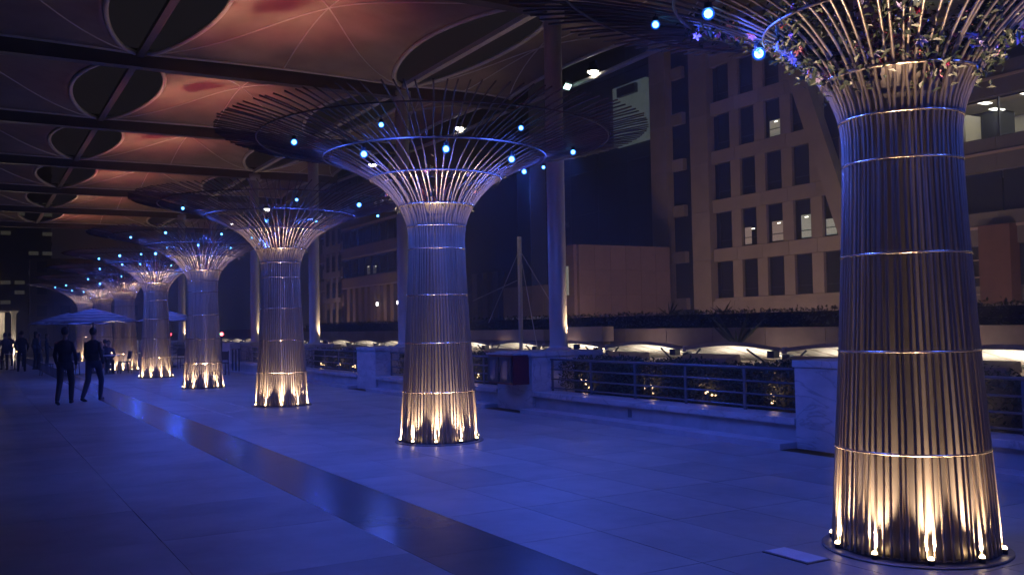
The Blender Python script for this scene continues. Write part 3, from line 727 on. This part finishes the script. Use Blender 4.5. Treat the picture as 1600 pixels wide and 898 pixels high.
for j in range(4):
    MB().box((-.05, YL - .2 - 3.9 * j, 2.0), (.55, 3.88, 2.3)).build('wall_panel', M['clad'], b1)
MB().box((1.2, (YL - PITCH * nb_ + YL + 6.4) / 2, 16), (1.4, PITCH * nb_ + 6.4, 34)).build('backing_wall', M['dark_core'], b1)
MB().bar((-.6, 47.6, 27), (-.6, 38.8, 2.0), .7, 1.3).build('slanted_pier', M['clad'], b1)

b2 = thing('banded_office', 'dark banded office building with lit office floors at the right edge', 'building', (46, 0, 0))
yr0, yr1 = 8.0, 38.0
fl_z = 11.15 - 3.8 * 2
for k in range(6):
    zc = 11.95 + 3.83 * (k - 2)
    lit = k in (2, 4)
    nwin = 10; ww = (yr1 - yr0) / nwin
    for j in range(nwin):
        yc = yr0 + (j + .5) * ww
        if not lit:
            o = MB().box((.25, yc, zc), (.06, ww - .1, 2.1)).build('window', M['glassdark'], b2)
        else:
            f = MB(); f.box((.2, yc - ww / 2 + .05, zc), (.12, .08, 2.1)); f.box((.2, yc, zc + 1.0), (.12, ww - .18, .06)); f.box((.2, yc, zc - 1.0), (.12, ww - .18, .06))
            f.build('window', M['fixture'], b2)
        MB().box((0, yc, zc + 1.9), (.5, ww - .015, 1.7)).build('spandrel_panel', M['band'], b2)
    MB().box((-.28, (yr0 + yr1) / 2, zc + 1.97), (.12, yr1 - yr0, .14)).build('line_moulding', M['strip_line'], b2)
    MB().box((3.2, (yr0 + yr1) / 2, zc + 1.32), (5.6, yr1 - yr0, .3)).build('floor_slab', M['room'], b2)
    if lit:
        rm = MB().box((6.1, (yr0 + yr1) / 2, zc), (.2, yr1 - yr0, 2.3)).build('room_wall', M['room'], b2)
        for j in range(9):
            MB().box((2.8, yr0 + 1.2 + j * 3.3, zc - .2), (.2 + 1.2 * (j % 3 == 1), .15, 2.3)).build('partition', M['room'], b2)
        for j in range(12):
            for xx in (1.2, 3.4, 5.0):
                MB().box((xx, yr0 + 1.0 + j * 2.35 + .3 * xx, zc + 1.15), (.9, .38, .04)).build('ceiling_lamp', M['ceil_lamp'], b2)
        al = bpy.data.lights.new('office_light', 'AREA'); al.shape = 'RECTANGLE'; al.size = 4; al.size_y = 26; al.energy = 420; al.color = (1, .95, .75)
        link('office_light', al, b2, (3.2, (yr0 + yr1) / 2, zc + 1.05))
MB().box((.6, (yr0 + yr1) / 2, 3.0), (.6, yr1 - yr0, 1.6)).build('wall_panel', M['band'], b2)
M['orange'] = mat('orange_brick', (.15, .07, .05), .8, var=.3, scale=1.5)
for yy in (28.9, 24.0): MB().box((-.5, yy, 4.3), (.8, 1.7, 4.0)).build('pier', M['orange'], b2)
for j in range(4): MB().box((-.1, 31.0 - .01 * j, 2.8 + j * .9), (.1, 3.0, .05)).build('rail', M['strip_line'], b2)

b3 = thing('brown_box_building', 'plain brown box building with one small lit window, right of the tall blue column', 'building', (38, 55.9, 0))
nr = 7
for i in range(6):
    for j in range(4):
        MB().box((.7 + 1.4 * i, .15, 1.0 + 1.82 * j), (1.38, .3, 1.805)).build('wall_panel', M['clad_dark'], b3)
for j in range(4): MB().box((-.1, 1.3, 1.0 + 1.82 * j), (.3, 2.0, 1.805)).build('wall_panel', M['clad_dark'], b3)
MB().box((4.1, 1.4, 3.65), (8.0, 2.1, 7.25)).build('core', M['clad_dark'], b3)
w = MB().box((-.27, 1.4, 4.8), (.06, .8, 2.1)).build('window', M['lit_teal'], b3)
b4 = thing('low_box_building', 'low pinkish box building behind the mast', 'building', (38, 59, 0))
for i in range(5): MB().box((0, .8 + 1.55 * i, 2.33), (.3, 1.53, 4.66)).build('wall_panel', M['clad'], b4)
MB().box((2, 4, 2.28), (3.6, 7.6, 4.56)).build('core', M['clad_dark'], b4)
MB().box((-.2, 4, 2.1), (.1, 7, .3)).build('lit_strip', M['lit_dim'], b4)

b5 = thing('striped_building', 'brown building with banded floors above tall dark slots, left of the second steel tree', 'building', (50, 88, 0))
for k in range(26):
    MB().box((0, 1.2 + 2.4 * k, 4.0), (.8, 1.15, 7.0)).build('pier', M['clad_dark'], b5)
MB().box((1.5, 31, 14), (1.6, 66, 28)).build('backing_wall', M['dark_core'], b5)
for z in (8.3, 12.8, 17.3, 21.8):
    for k in range(8): MB().box((-.2, 26.0 + 5.2 * k, z), (1.1, 5.18, 1.5)).build('spandrel_panel', M['clad_dark'], b5)
    MB().box((-.8, 44, z - .7), (.15, 41.6, .16)).build('line_moulding', M['strip_line'], b5)
    for k in range(14): window(b5, .35, 26 + 2.9 * k, z + 2.3, 2.0, 2.6, M['lit_dim'] if (z < 9 and k in (4, 5, 9, 10)) or (z > 16 and k in (2, 3, 4)) else None)
for k in range(3):
    for j in range(4): window(b5, -.95, 49 + 2.7 * k, 3.4 + 4.1 * j, 1.2, 2.4)
    for j in range(5):
        MB().box((-.6, 50.4 + 2.7 * k, 2.5 + 3.9 * j), (.5, 2.68, 1.5)).build('wall_panel', M['clad'], b5)
        MB().box((-.61, 50.4 + 2.7 * k, 4.4 + 3.9 * j), (.5, 1.2, 2.36)).build('wall_panel', M['clad'], b5)
for k, y in enumerate((114.5, 121.8)):
    lp = thing('wall_lamp', ['right', 'left'][k] + ' one of two small wall lamps between the dark slots of the striped building', 'wall lamp', (49.2, y, 4.9), 0, 'wall lamps on the striped building')
    MB().box((0, 0, 0), (.3, .3, .5)).build('housing', M['fixture'], lp); MB().box((-.2, 0, 0), (.12, .4, .4)).build('lens', M['white_led'], lp)

b6 = thing('dark_tower', 'dark glass tower with one pale lit wall high up, between the columns', 'building', (51, 62, 0))
M['tower_glass'] = mat('tower_glass', (.03, .035, .045), .25, 0, var=.3, scale=.15)
for j in range(9):
    for k in range(4): MB().box((0, 2.4 + 4.6 * k, 2 + 4.0 * j), (.4, 4.55, 3.9)).build('glass_panel', M['tower_glass'], b6)
MB().box((3, 9.5, 18), (5, 18, 36)).build('core', M['dark_core'], b6)
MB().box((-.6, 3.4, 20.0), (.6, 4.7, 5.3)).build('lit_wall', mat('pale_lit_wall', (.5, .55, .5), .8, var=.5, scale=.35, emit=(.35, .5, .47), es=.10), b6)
MB().box((-1.0, 3.4, 22.0), (.5, 2.6, .8)).build('duct', M['fixture'], b6)

# far left: tower, red building, lit pavilion
b7 = thing('far_tower', 'tall dark tower with a few faint lit windows at the far left', 'building', (3, 150, 0))
MB().box((0, 0, 20), (14, 10, 40)).build('body', M['tower_glass'], b7)
r = random.Random(21)
for j in range(14):
    for k in range(6):
        if r.random() < .6:
            MB().box((-2 + k * 1.7, -5.05, 6 + 1.35 * j), (1.2, .1, .5)).build('window', M['lit_dim'] if r.random() < .45 else M['glassdark'], b7)
MB().box((0.2, -5.1, 9.2), (.9, .12, 2.2)).build('lit_window', glow('orange_window', (1, .5, .15), 1.6), b7)
b8 = thing('red_brick_block', 'dim red-brown block with small square windows beyond the far left trees', 'building', (11.5, 128, 0))
for i in range(5):
    for j in range(4):
        MB().box((-5 + 2.6 * i + 1.3, 0, 1.4 + 2.7 * j), (2.58, .5, 2.68)).build('wall_panel', M['clad_dark'], b8)
        MB().box((-5 + 2.6 * i + 1.3, -.27, 1.7 + 2.7 * j), (1.1, .06, 1.3)).build('window', M['glassdark'], b8)
MB().box((1.5, 2, 5.4), (12.8, 3.3, 10.8)).build('core', M['clad_dark'], b8)
pv = thing('pavilion', 'small lit pavilion with a flat roof and a bright corner column at the far left', 'pavilion', (0, 80, 0))
MB().box((0, 0, 3.45), (6.6, 5, .22)).build('roof', M['beam'], pv)
MB().lathe([(.16, 0), (.16, 3.1), (.3, 3.34)], 16, (2.9, -2.2, 0)).build('column', M['paint'], pv, True)
for k in range(9): MB().box((2.2 - .55 * k, .6, 1.65), (.4, .08, 3.3)).build('slat', M['edge'], pv)
MB().box((1.2, -1.0, 3.3), (.3, .3, .06)).build('ceiling_lamp', M['white_led'], pv)
lt = bpy.data.lights.new('pavilion_light', 'POINT'); lt.energy = 120; lt.color = (1, .8, .55); lt.shadow_soft_size = .1
link('pavilion_light', lt, pv, (1.2, -1.0, 3.0)); link('pavilion_light', lt, pv, (2.9, -2.75, .4))
b9 = thing('long_red_wall', 'long low dark red wall beyond the fourth steel tree', 'wall', (26, 95, 0))
M['redwall'] = mat('dark_red_wall', (.3, .05, .05), .7, var=.3, scale=1)
for k in range(8): MB().box((0, -28 + 8 * k, .85), (.4, 7.98, 1.7)).build('wall_panel', M['redwall'], b9)

# facade floodlights on the ground behind the terrace hedge
fl_d = bpy.data.lights.new('floodlight_beam', 'SPOT'); fl_d.energy = FACADE_W; fl_d.color = (1, .64, .50); fl_d.spot_size = R(125); fl_d.spot_blend = .8; fl_d.shadow_soft_size = .3
for k, (x, y, tx, ty, tz) in enumerate([(34, 12, 46, 14, 6), (36, 24, 46, 26, 7), (38, 36, 49, 38, 8), (38, 47, 49, 49, 8), (34, 50, 40, 56, 4), (42, 100, 50, 104, 5), (42, 118, 50, 122, 7), (42, 136, 50, 138, 7)]):
    f = thing('facade_floodlight', 'facade floodlight on the ground hidden by the terrace hedge', 'floodlight', (x, y, 0), 0, 'floodlights hidden behind the terrace hedge')
    MB().box((0, 0, .25), (.4, .5, .35)).build('housing', M['fixture'], f)
    spot('floodlight_beam', (0.25, 0, .5), (tx - x, ty - y, tz), 0, None, 0, f, data=fl_d)

# distant small lamps
for k, (x, y, z, lb) in enumerate([(20, 91, 4.6, 'small distant street lamp left of the third steel tree'), (9.0, 76, 2.8, 'tiny distant street lamp left of the big striped parasol'), (8.3, 78, 2.6, 'tiny distant street lamp just left of its twin by the parasol'), (12, 72, 2.7, 'tiny distant street lamp right of the big striped parasol')]):
    s = thing('street_lamp', lb, 'street lamp', (x, y, 0))
    MB().tube([(0, 0, 0), (0, 0, z)], .05, 6).build('pole', M['fixture'], s); MB().lathe([(.001, 0), (.1, .02), (.16, .2), (.001, .3)], 8, (0, 0, z)).build('lantern', glow('street_lantern', (1, .8, .5), 6), s)
for k, (x, y, lb) in enumerate([(9.0, 39.3, 'red and green signal lamp on a thin post right of the fourth steel tree'), (8.7, 49, 'red signal lamp on a thin post right of the fifth steel tree')]):
    s = thing('signal_lamp', lb, 'signal lamp', (x, y, 0))
    MB().tube([(0, 0, 0), (0, 0, 1.42)], .02, 6).build('post', M['fixture'], s); link('red_bulb', uv('red_bulb', .075, M['red_led']), s, (0, 0, 1.5))
    if k == 0: link('green_bulb', uv('green_bulb', .04, M['green_led']), s, (-.05, -.07, 1.5))

# ------------------------------------------------------------------ parasols
def parasol(x, y, rad, zt, label, rot):
    t = thing('parasol', label, 'parasol', (x, y, 0), rot)
    MB().tube([(0, 0, .05), (0, 0, zt)], .028, 8).build('pole', M['fixture'], t)
    MB().lathe([(.001, 0), (.3, 0), (.3, .05), (.05, .1), (.001, .1)], 16).build('base', M['fixture'], t)
    M['stripe_a'] = M.get('stripe_a') or mat('parasol_pale_stripe', (.42, .42, .44), .8, var=.1)
    M['stripe_b'] = M.get('stripe_b') or mat('parasol_dark_stripe', (.17, .18, .24), .8, var=.1)
    nseg = 8; nring = 10
    me = bpy.data.meshes.new('canopy_cloth'); vs = []; fs = []; mi = []
    for i in range(nring + 1):
        f = i / nring
        for j in range(nseg * 4):
            a = 2 * math.pi * j / (nseg * 4); scal = 1 - .05 * (1 - abs(math.cos(a * nseg / 2))) * 1.4
            rr = rad * f * scal; z = zt - .05 - (.55 * f ** 1.15) * (rad / 1.9) - .04 * f * (1 - abs(math.cos(a * nseg / 2)))
            vs.append((rr * math.cos(a) if i else .002 * math.cos(a), rr * math.sin(a) if i else .002 * math.sin(a), z))
    K = nseg * 4
    for i in range(nring):
        for j in range(K):
            fs.append((i * K + j, i * K + (j + 1) % K, (i + 1) * K + (j + 1) % K, (i + 1) * K + j)); mi.append(i % 2)
    top = len(vs); vs += [(v[0], v[1], v[2] + .012) for v in vs]
    n = len(fs)
    for f in list(fs): fs.append(tuple(top + q for q in f[::-1]))
    mi += mi
    for j in range(K):
        a = nring * K + j; b = nring * K + (j + 1) % K; fs.append((a, b, top + b, top + a)); mi.append(0)
    me.from_pydata(vs, [], fs); me.materials.append(M['stripe_a']); me.materials.append(M['stripe_b'])
    me.polygons.foreach_set('material_index', mi); me.update()
    link('canopy_cloth', me, t)
    for k in range(8):
        a = 2 * math.pi * k / 8
        MB().bar((.03 * math.cos(a), .03 * math.sin(a), zt - .1), (rad * .97 * math.cos(a), rad * .97 * math.sin(a), zt - .07 - .57 * rad / 1.9), .018).build('rib', M['fixture'], t)
    MB().lathe([(.02, 0), (.035, .02), (.001, .08)], 8, (0, 0, zt - .03)).build('finial', M['fixture'], t)
    return t
parasol(4.45, 42.0, 1.85, 2.68, 'big blue-lit striped parasol behind the two walking people', .2)
parasol(3.9, 46.6, 1.7, 2.6, 'second striped parasol just behind and left of the big one', .5)
parasol(8.1, 45.6, 1.5, 2.62, 'striped parasol between the fourth and fifth steel trees', .3)

# ------------------------------------------------------------------ tables and chairs
M['chairm'] = mat('dark_cane_chair', (.10, .09, .09), .6, var=.3, scale=8)
M['cloth'] = mat('white_tabletop', (.55, .55, .6), .5)
def chair(x, y, rz, label):
    t = thing('cafe_chair', label, 'chair', (x, y, 0), rz, 'cafe chairs under the parasols')
    MB().box((0, 0, .45), (.42, .42, .035)).build('seat', M['chairm'], t, bevel=.008)
    MB().box((0, .2, .72), (.40, .025, .32), rx=-.12).build('backrest', M['chairm'], t, bevel=.008)
    for sx in (-1, 1):
        for sy in (-1, 1):
            MB().bar((sx * .18, sy * .18, .44), (sx * .2, sy * .21, 0), .028).build('leg', M['chairm'], t)
        MB().bar((sx * .18, .19, .45), (sx * .18, .24, .9), .025).build('back_post', M['chairm'], t)
    return t
def table(x, y, label, candle=True):
    t = thing('cafe_table', label, 'table', (x, y, 0), 0, 'round cafe tables')
    MB().lathe([(.001, .72), (.38, .72), (.39, .735), (.38, .75), (.001, .75)], 20).build('tabletop', M['cloth'], t)
    MB().lathe([(.2, 0), (.2, .02), (.03, .04), (.025, .72)], 12).build('pedestal', M['chairm'], t)
    if candle:
        c = thing('table_candle', 'small glowing candle jar on ' + label, 'candle', (x + .08, y, .75))
        MB().lathe([(.03, 0), (.035, .07)], 10).build('jar', M['cloth'], c); MB().lathe([(.001, .02), (.025, .03), (.02, .09), (.001, .11)], 8).build('flame', glow('candle_flame', (1, .5, .18), 8), c)
table(4.9, 40.6, 'round table under the big striped parasol'); table(3.3, 41.8, 'round table left of the big parasol pole'); table(1.9, 49.5, 'round table by the standing people at the far left'); table(7.7, 44.2, 'round table under the parasol between the trees'); table(8.2, 36.2, 'round table left of the third steel tree', False)
ci = 0
for (x, y, rz, lb) in [(4.4, 40.0, 2.4, 'dark chair in front of the table under the big parasol'), (5.5, 40.9, -1.4, 'dark chair right of the table under the big parasol'), (4.9, 41.5, 0, 'dark chair behind the table under the big parasol'),
                       (2.7, 41.4, 1.7, 'dark chair left of the table beside the big parasol pole'), (3.6, 41.1, 3.4, 'dark chair near the parasol pole facing the plaza'), (8.1, 43.5, 3.5, 'dark chair in front of the table between the trees'),
                       (7.1, 43.9, 2.0, 'dark chair left of the table between the trees'), (1.3, 49.2, 1.8, 'dark chair at the far left table'), (8.1, 35.4, 3.2, 'dark chair just left of the third steel tree'), (5.2, 44.6, 2.3, 'dark chair under the seated person')]:
    chair(x, y, rz, lb)
st = thing('barrier_stand', 'low black metal barrier stand left of the third steel tree', 'barrier', (9.0, 37.0, 0))
for yy in (-.5, 0, .5): MB().box((0, yy, .45), (.05, .05, .9)).build('post', M['fixture'], st)
MB().box((0, 0, .92), (.08, 1.1, .05)).build('top_rail', M['fixture'], st)

# ------------------------------------------------------------------ people
M['skin'] = mat('skin', (.32, .19, .13), .5, var=.1); M['hair'] = mat('dark_hair', (.015, .012, .01), .5)
M['cloth_black'] = mat('black_cloth', (.02, .02, .025), .8, var=.3, scale=10); M['cloth_navy'] = mat('navy_cloth', (.03, .035, .07), .8, var=.3, scale=10); M['cloth_grey'] = mat('grey_cloth', (.12, .12, .15), .8, var=.3, scale=10)
def capsule(mb, a, b, ra, rb, seg=10, steps=4):
    a = Vector(a); b = Vector(b); d = (b - a).normalized(); pts = []; rad = []
    for k in range(4): th = math.pi / 2 * (1 - k / 4); pts.append(a - d * ra * math.sin(th)); rad.append(max(.001, ra * math.cos(th)))
    for k in range(steps + 1): t = k / steps; pts.append(a.lerp(b, t)); rad.append(ra + (rb - ra) * t)
    for k in range(1, 5): th = math.pi / 2 * k / 4; pts.append(b + d * rb * math.sin(th)); rad.append(max(.001, rb * math.cos(th)))
    mb.tube(pts, rad, seg)
def ellipsoid(mb, c, r, seg=14, rings=10):
    n = len(mb.v)
    for i in range(rings + 1):
        th = math.pi * i / rings
        for j in range(seg):
            ph = 2 * math.pi * j / seg; s = max(.002, math.sin(th))
            mb.v.append(Vector((c[0] + r[0] * s * math.cos(ph), c[1] + r[1] * s * math.sin(ph), c[2] - r[2] * math.cos(th))))
    for i in range(rings):
        for j in range(seg): mb.f.append((n + i * seg + j, n + i * seg + (j + 1) % seg, n + (i + 1) * seg + (j + 1) % seg, n + (i + 1) * seg + j))
    mb.f.append(tuple(n + j for j in range(seg))[::-1]); mb.f.append(tuple(n + rings * seg + j for j in range(seg)))
def remesh(name, mb, m, parent, voxel):
    me = mb.mesh(name + '_raw', m); o = link(name + '_raw', me)
    md = o.modifiers.new('r', 'REMESH'); md.mode = 'VOXEL'; md.voxel_size = voxel; md.use_smooth_shade = True
    sm = o.modifiers.new('s', 'SMOOTH'); sm.factor = .5; sm.iterations = 3
    dg = bpy.context.evaluated_depsgraph_get(); out = bpy.data.meshes.new_from_object(o.evaluated_get(dg)); out.name = name
    bpy.data.objects.remove(o); out.materials.clear(); out.materials.append(m)
    return link(name, out, parent)
def person(x, y, rz, label, pose='stand', top='cloth_black', bottom='cloth_black', h=1.72, seed=1, z=0.0, hair_long=False):
    t = thing('person', label, 'person', (x, y, z), rz); k = h / 1.72
    S = lambda *p: Vector(p) * k
    r = random.Random(seed)
    if pose == 'walk': st = .34; hips = .93; J = [((-.09, -.02, hips), (-.10, -.22, .50), (-.10, -.16, .10)), ((.09, .02, hips), (.10, .06, .50), (.10, .34, .13))]; arms = [((-.19, 0, 1.40), (-.24, .10, 1.13), (-.23, -.02, .90)), ((.19, 0, 1.40), (.24, -.10, 1.13), (.22, -.22, .92))]; lean = 0
    elif pose == 'sit': hips = .52; J = [((-.09, 0, .54), (-.12, -.43, .52), (-.12, -.42, .09)), ((.09, 0, .54), (.12, -.42, .52), (.13, -.52, .09))]; arms = [((-.19, 0, 1.0), (-.24, -.12, .76), (-.12, -.34, .66)), ((.19, 0, 1.0), (.24, -.12, .76), (.12, -.34, .66))]
    else: hips = .93; J = [((-.09, 0, hips), (-.11, -.02, .50), (-.12, .0, .09)), ((.09, 0, hips), (.12, -.03, .50), (.14, .02, .09))]; arms = [((-.19, 0, 1.40), (-.25, .02, 1.13), (-.21, -.16, .95)), ((.19, 0, 1.40), (.25, .03, 1.13), (.24, -.03, .88))]
    sh = hips + .49 if pose != 'sit' else 1.03; hz = sh + .235
    body = MB()
    capsule(body, S(0, 0, sh + .02), S(0, -.01, sh + .12), .058 * k, .052 * k)
    ellipsoid(body, S(0, -.015, hz), (.075 * k, .092 * k, .115 * k)); ellipsoid(body, S(0, -.10, hz - .015), (.013 * k, .02 * k, .022 * k), 8, 6)
    capsule(body, S(-.018, -.094, hz - .055), S(.018, -.094, hz - .055), .008 * k, .008 * k, 8)
    for s in (-1, 1):
        ellipsoid(body, S(s * .077, 0, hz - .01), (.01 * k, .02 * k, .03 * k), 8, 6)
        ellipsoid(body, S(s * .03, -.098, hz + .012), (.012 * k, .008 * k, .007 * k), 8, 6)
    ellipsoid(body, S(0, 0, sh - .17), (.15 * k, .095 * k, .22 * k)); ellipsoid(body, S(0, 0, hips + .04), (.15 * k, .10 * k, .13 * k))
    for a, b, c in arms:
        capsule(body, S(*a), S(*b), .042 * k, .034 * k); capsule(body, S(*b), S(*c), .034 * k, .024 * k)
        d = (S(*c) - S(*b)).normalized(); w = S(*c); sx = 1 if c[0] > 0 else -1
        side = Vector((0, 1, 0)) - d * d.y; side.normalize(); inn = Vector((-sx, 0, 0))
        capsule(body, w, w + d * .075 * k + inn * .004, .026 * k, .032 * k)
        for q, ln in enumerate((.062, .072, .067, .052)):
            o_ = side * ((q - 1.5) * -.018 * k); p0 = w + d * .085 * k + o_; p1 = p0 + (d + inn * .25).normalized() * ln * .55 * k; p2 = p1 + (d * .7 + inn * .7).normalized() * ln * .5 * k
            capsule(body, p0, p1, .009 * k, .008 * k, 6, 2); capsule(body, p1, p2, .008 * k, .0065 * k, 6, 2)
        p0 = w + d * .03 * k - side * .026 * k; capsule(body, p0, p0 + (d * .7 - side * .7) * .05 * k, .011 * k, .008 * k, 6, 2)
    for a, b, c in J:
        capsule(body, S(*a), S(*b), .075 * k, .05 * k); capsule(body, S(*b), S(*c), .05 * k, .034 * k)
    remesh('body', body, M['skin'], t, .011)
    tp = MB()
    ellipsoid(tp, S(0, 0, sh - .15), (.175 * k, .12 * k, .22 * k)); ellipsoid(tp, S(0, 0, hips + .10), (.155 * k, .12 * k, .22 * k))
    capsule(tp, S(-.12, 0, sh - .02), S(0, 0, sh + .03), .05 * k, .06 * k); capsule(tp, S(.12, 0, sh - .02), S(0, 0, sh + .03), .05 * k, .06 * k)
    for a, b, c in arms:
        cc = S(*b).lerp(S(*c), .92); capsule(tp, S(a[0] * .88, a[1], a[2] - .03), S(*b), .056 * k, .045 * k); capsule(tp, S(*b), cc, .048 * k, .036 * k)
    remesh('jacket', tp, M[top], t, .014)
    tr = MB(); ellipsoid(tr, S(0, 0, hips + .0), (.165 * k, .12 * k, .14 * k))
    for a, b, c in J: capsule(tr, S(*a), S(*b), .09 * k, .068 * k); capsule(tr, S(*b), S(*c), .068 * k, .052 * k)
    remesh('trousers', tr, M[bottom], t, .014)
    for a, b, c in J:
        s = MB(); zf = c[2] - .055; up = .12 if (pose == 'walk' and c[1] > .2) else 0
        capsule(s, S(c[0], c[1] + .04, zf), S(c[0], c[1] - .16, zf - .005 - up * .5), .042 * k, .036 * k, 10)
        remesh('shoe', s, M['cloth_black'], t, .012)
    hr = MB(); ellipsoid(hr, S(0, .012, hz + .03), (.086 * k, .10 * k, .105 * k))
    if hair_long: ellipsoid(hr, S(0, .055, hz - .09), (.08 * k, .05 * k, .14 * k))
    remesh('hair', hr, M['hair'], t, .012)
    return t
person(1.97, 24.3, R(165), 'person in dark clothes walking on the left, the nearer and wider of two', 'walk', 'cloth_black', 'cloth_black', 1.74, 1)
person(2.64, 24.9, R(150), 'slim person in black walking just right of another, under the big parasol', 'walk', 'cloth_black', 'cloth_navy', 1.72, 2)
person(2.07, 47.0, R(170), 'person in a long dark coat standing left of the walking pair', 'stand', 'cloth_black', 'cloth_black', 1.74, 3)
for i, (x, y, rz, lb, tp) in enumerate([(1.0, 46.5, 80, 'person in black at the far left edge of the picture', 'cloth_black'), (1.5, 50.2, 200, 'person in navy jacket standing behind the far left table', 'cloth_navy'),
        (2.75, 49.0, 120, 'person in grey top, first to the right of the one in the long coat', 'cloth_grey'), (3.0, 51.5, 250, 'person in navy standing far back in the group on the left', 'cloth_navy'), (2.3, 53.8, 20, 'person in grey far behind the standing group', 'cloth_grey'), (.35, 48.0, 60, 'person in navy cut by the left edge of the picture', 'cloth_navy'), (3.6, 55.0, 100, 'person in black far back beneath the big parasol', 'cloth_black'), (1.9, 56.0, 190, 'person in black farthest back in the crowd on the left', 'cloth_black')]):
    person(x, y, R(rz), lb, 'stand', tp, 'cloth_black', 1.62 + .05 * (i % 3), 10 + i, hair_long=i % 2 == 0)
person(5.2, 44.6, R(140), 'person in dark clothes seated on a chair in front of the sixth steel tree', 'sit', 'cloth_black', 'cloth_black', 1.68, 30)
person(4.95, 41.35, R(0), 'person in navy seated behind the table under the big parasol', 'sit', 'cloth_navy', 'cloth_black', 1.66, 31)

# dark panel at the right edge of the floor
dp = thing('dark_sign_panel', 'narrow black upright panel cut by the right edge of the picture', 'panel', (7.02, 4.0, 0), R(20))
MB().box((.12, 0, .36), (.24, .05, .68)).build('board', M['fixture'], dp, bevel=.006); MB().box((.12, 0, .012), (.3, .24, .024)).build('foot', M['fixture'], dp)

# ------------------------------------------------------------------ night haze over the whole place
if HAZE:
    hz = MB().box((20, 90, 21.2), (330, 340, 45.6)).build('haze', mat('night_haze', (1, 1, 1)))
    hm = hz.data.materials[0]; nt = hm.node_tree; nt.nodes.remove(nt.nodes['Principled BSDF'])
    pv_ = nt.nodes.new('ShaderNodeVolumePrincipled'); pv_.inputs['Color'].default_value = (.85, .85, .92, 1); pv_.inputs['Density'].default_value = HAZE; pv_.inputs['Anisotropy'].default_value = .3
    nt.links.new(pv_.outputs[0], nt.nodes['Material Output'].inputs['Volume']); tag(hz, kind='stuff')
    cy.volume_bounces = 0
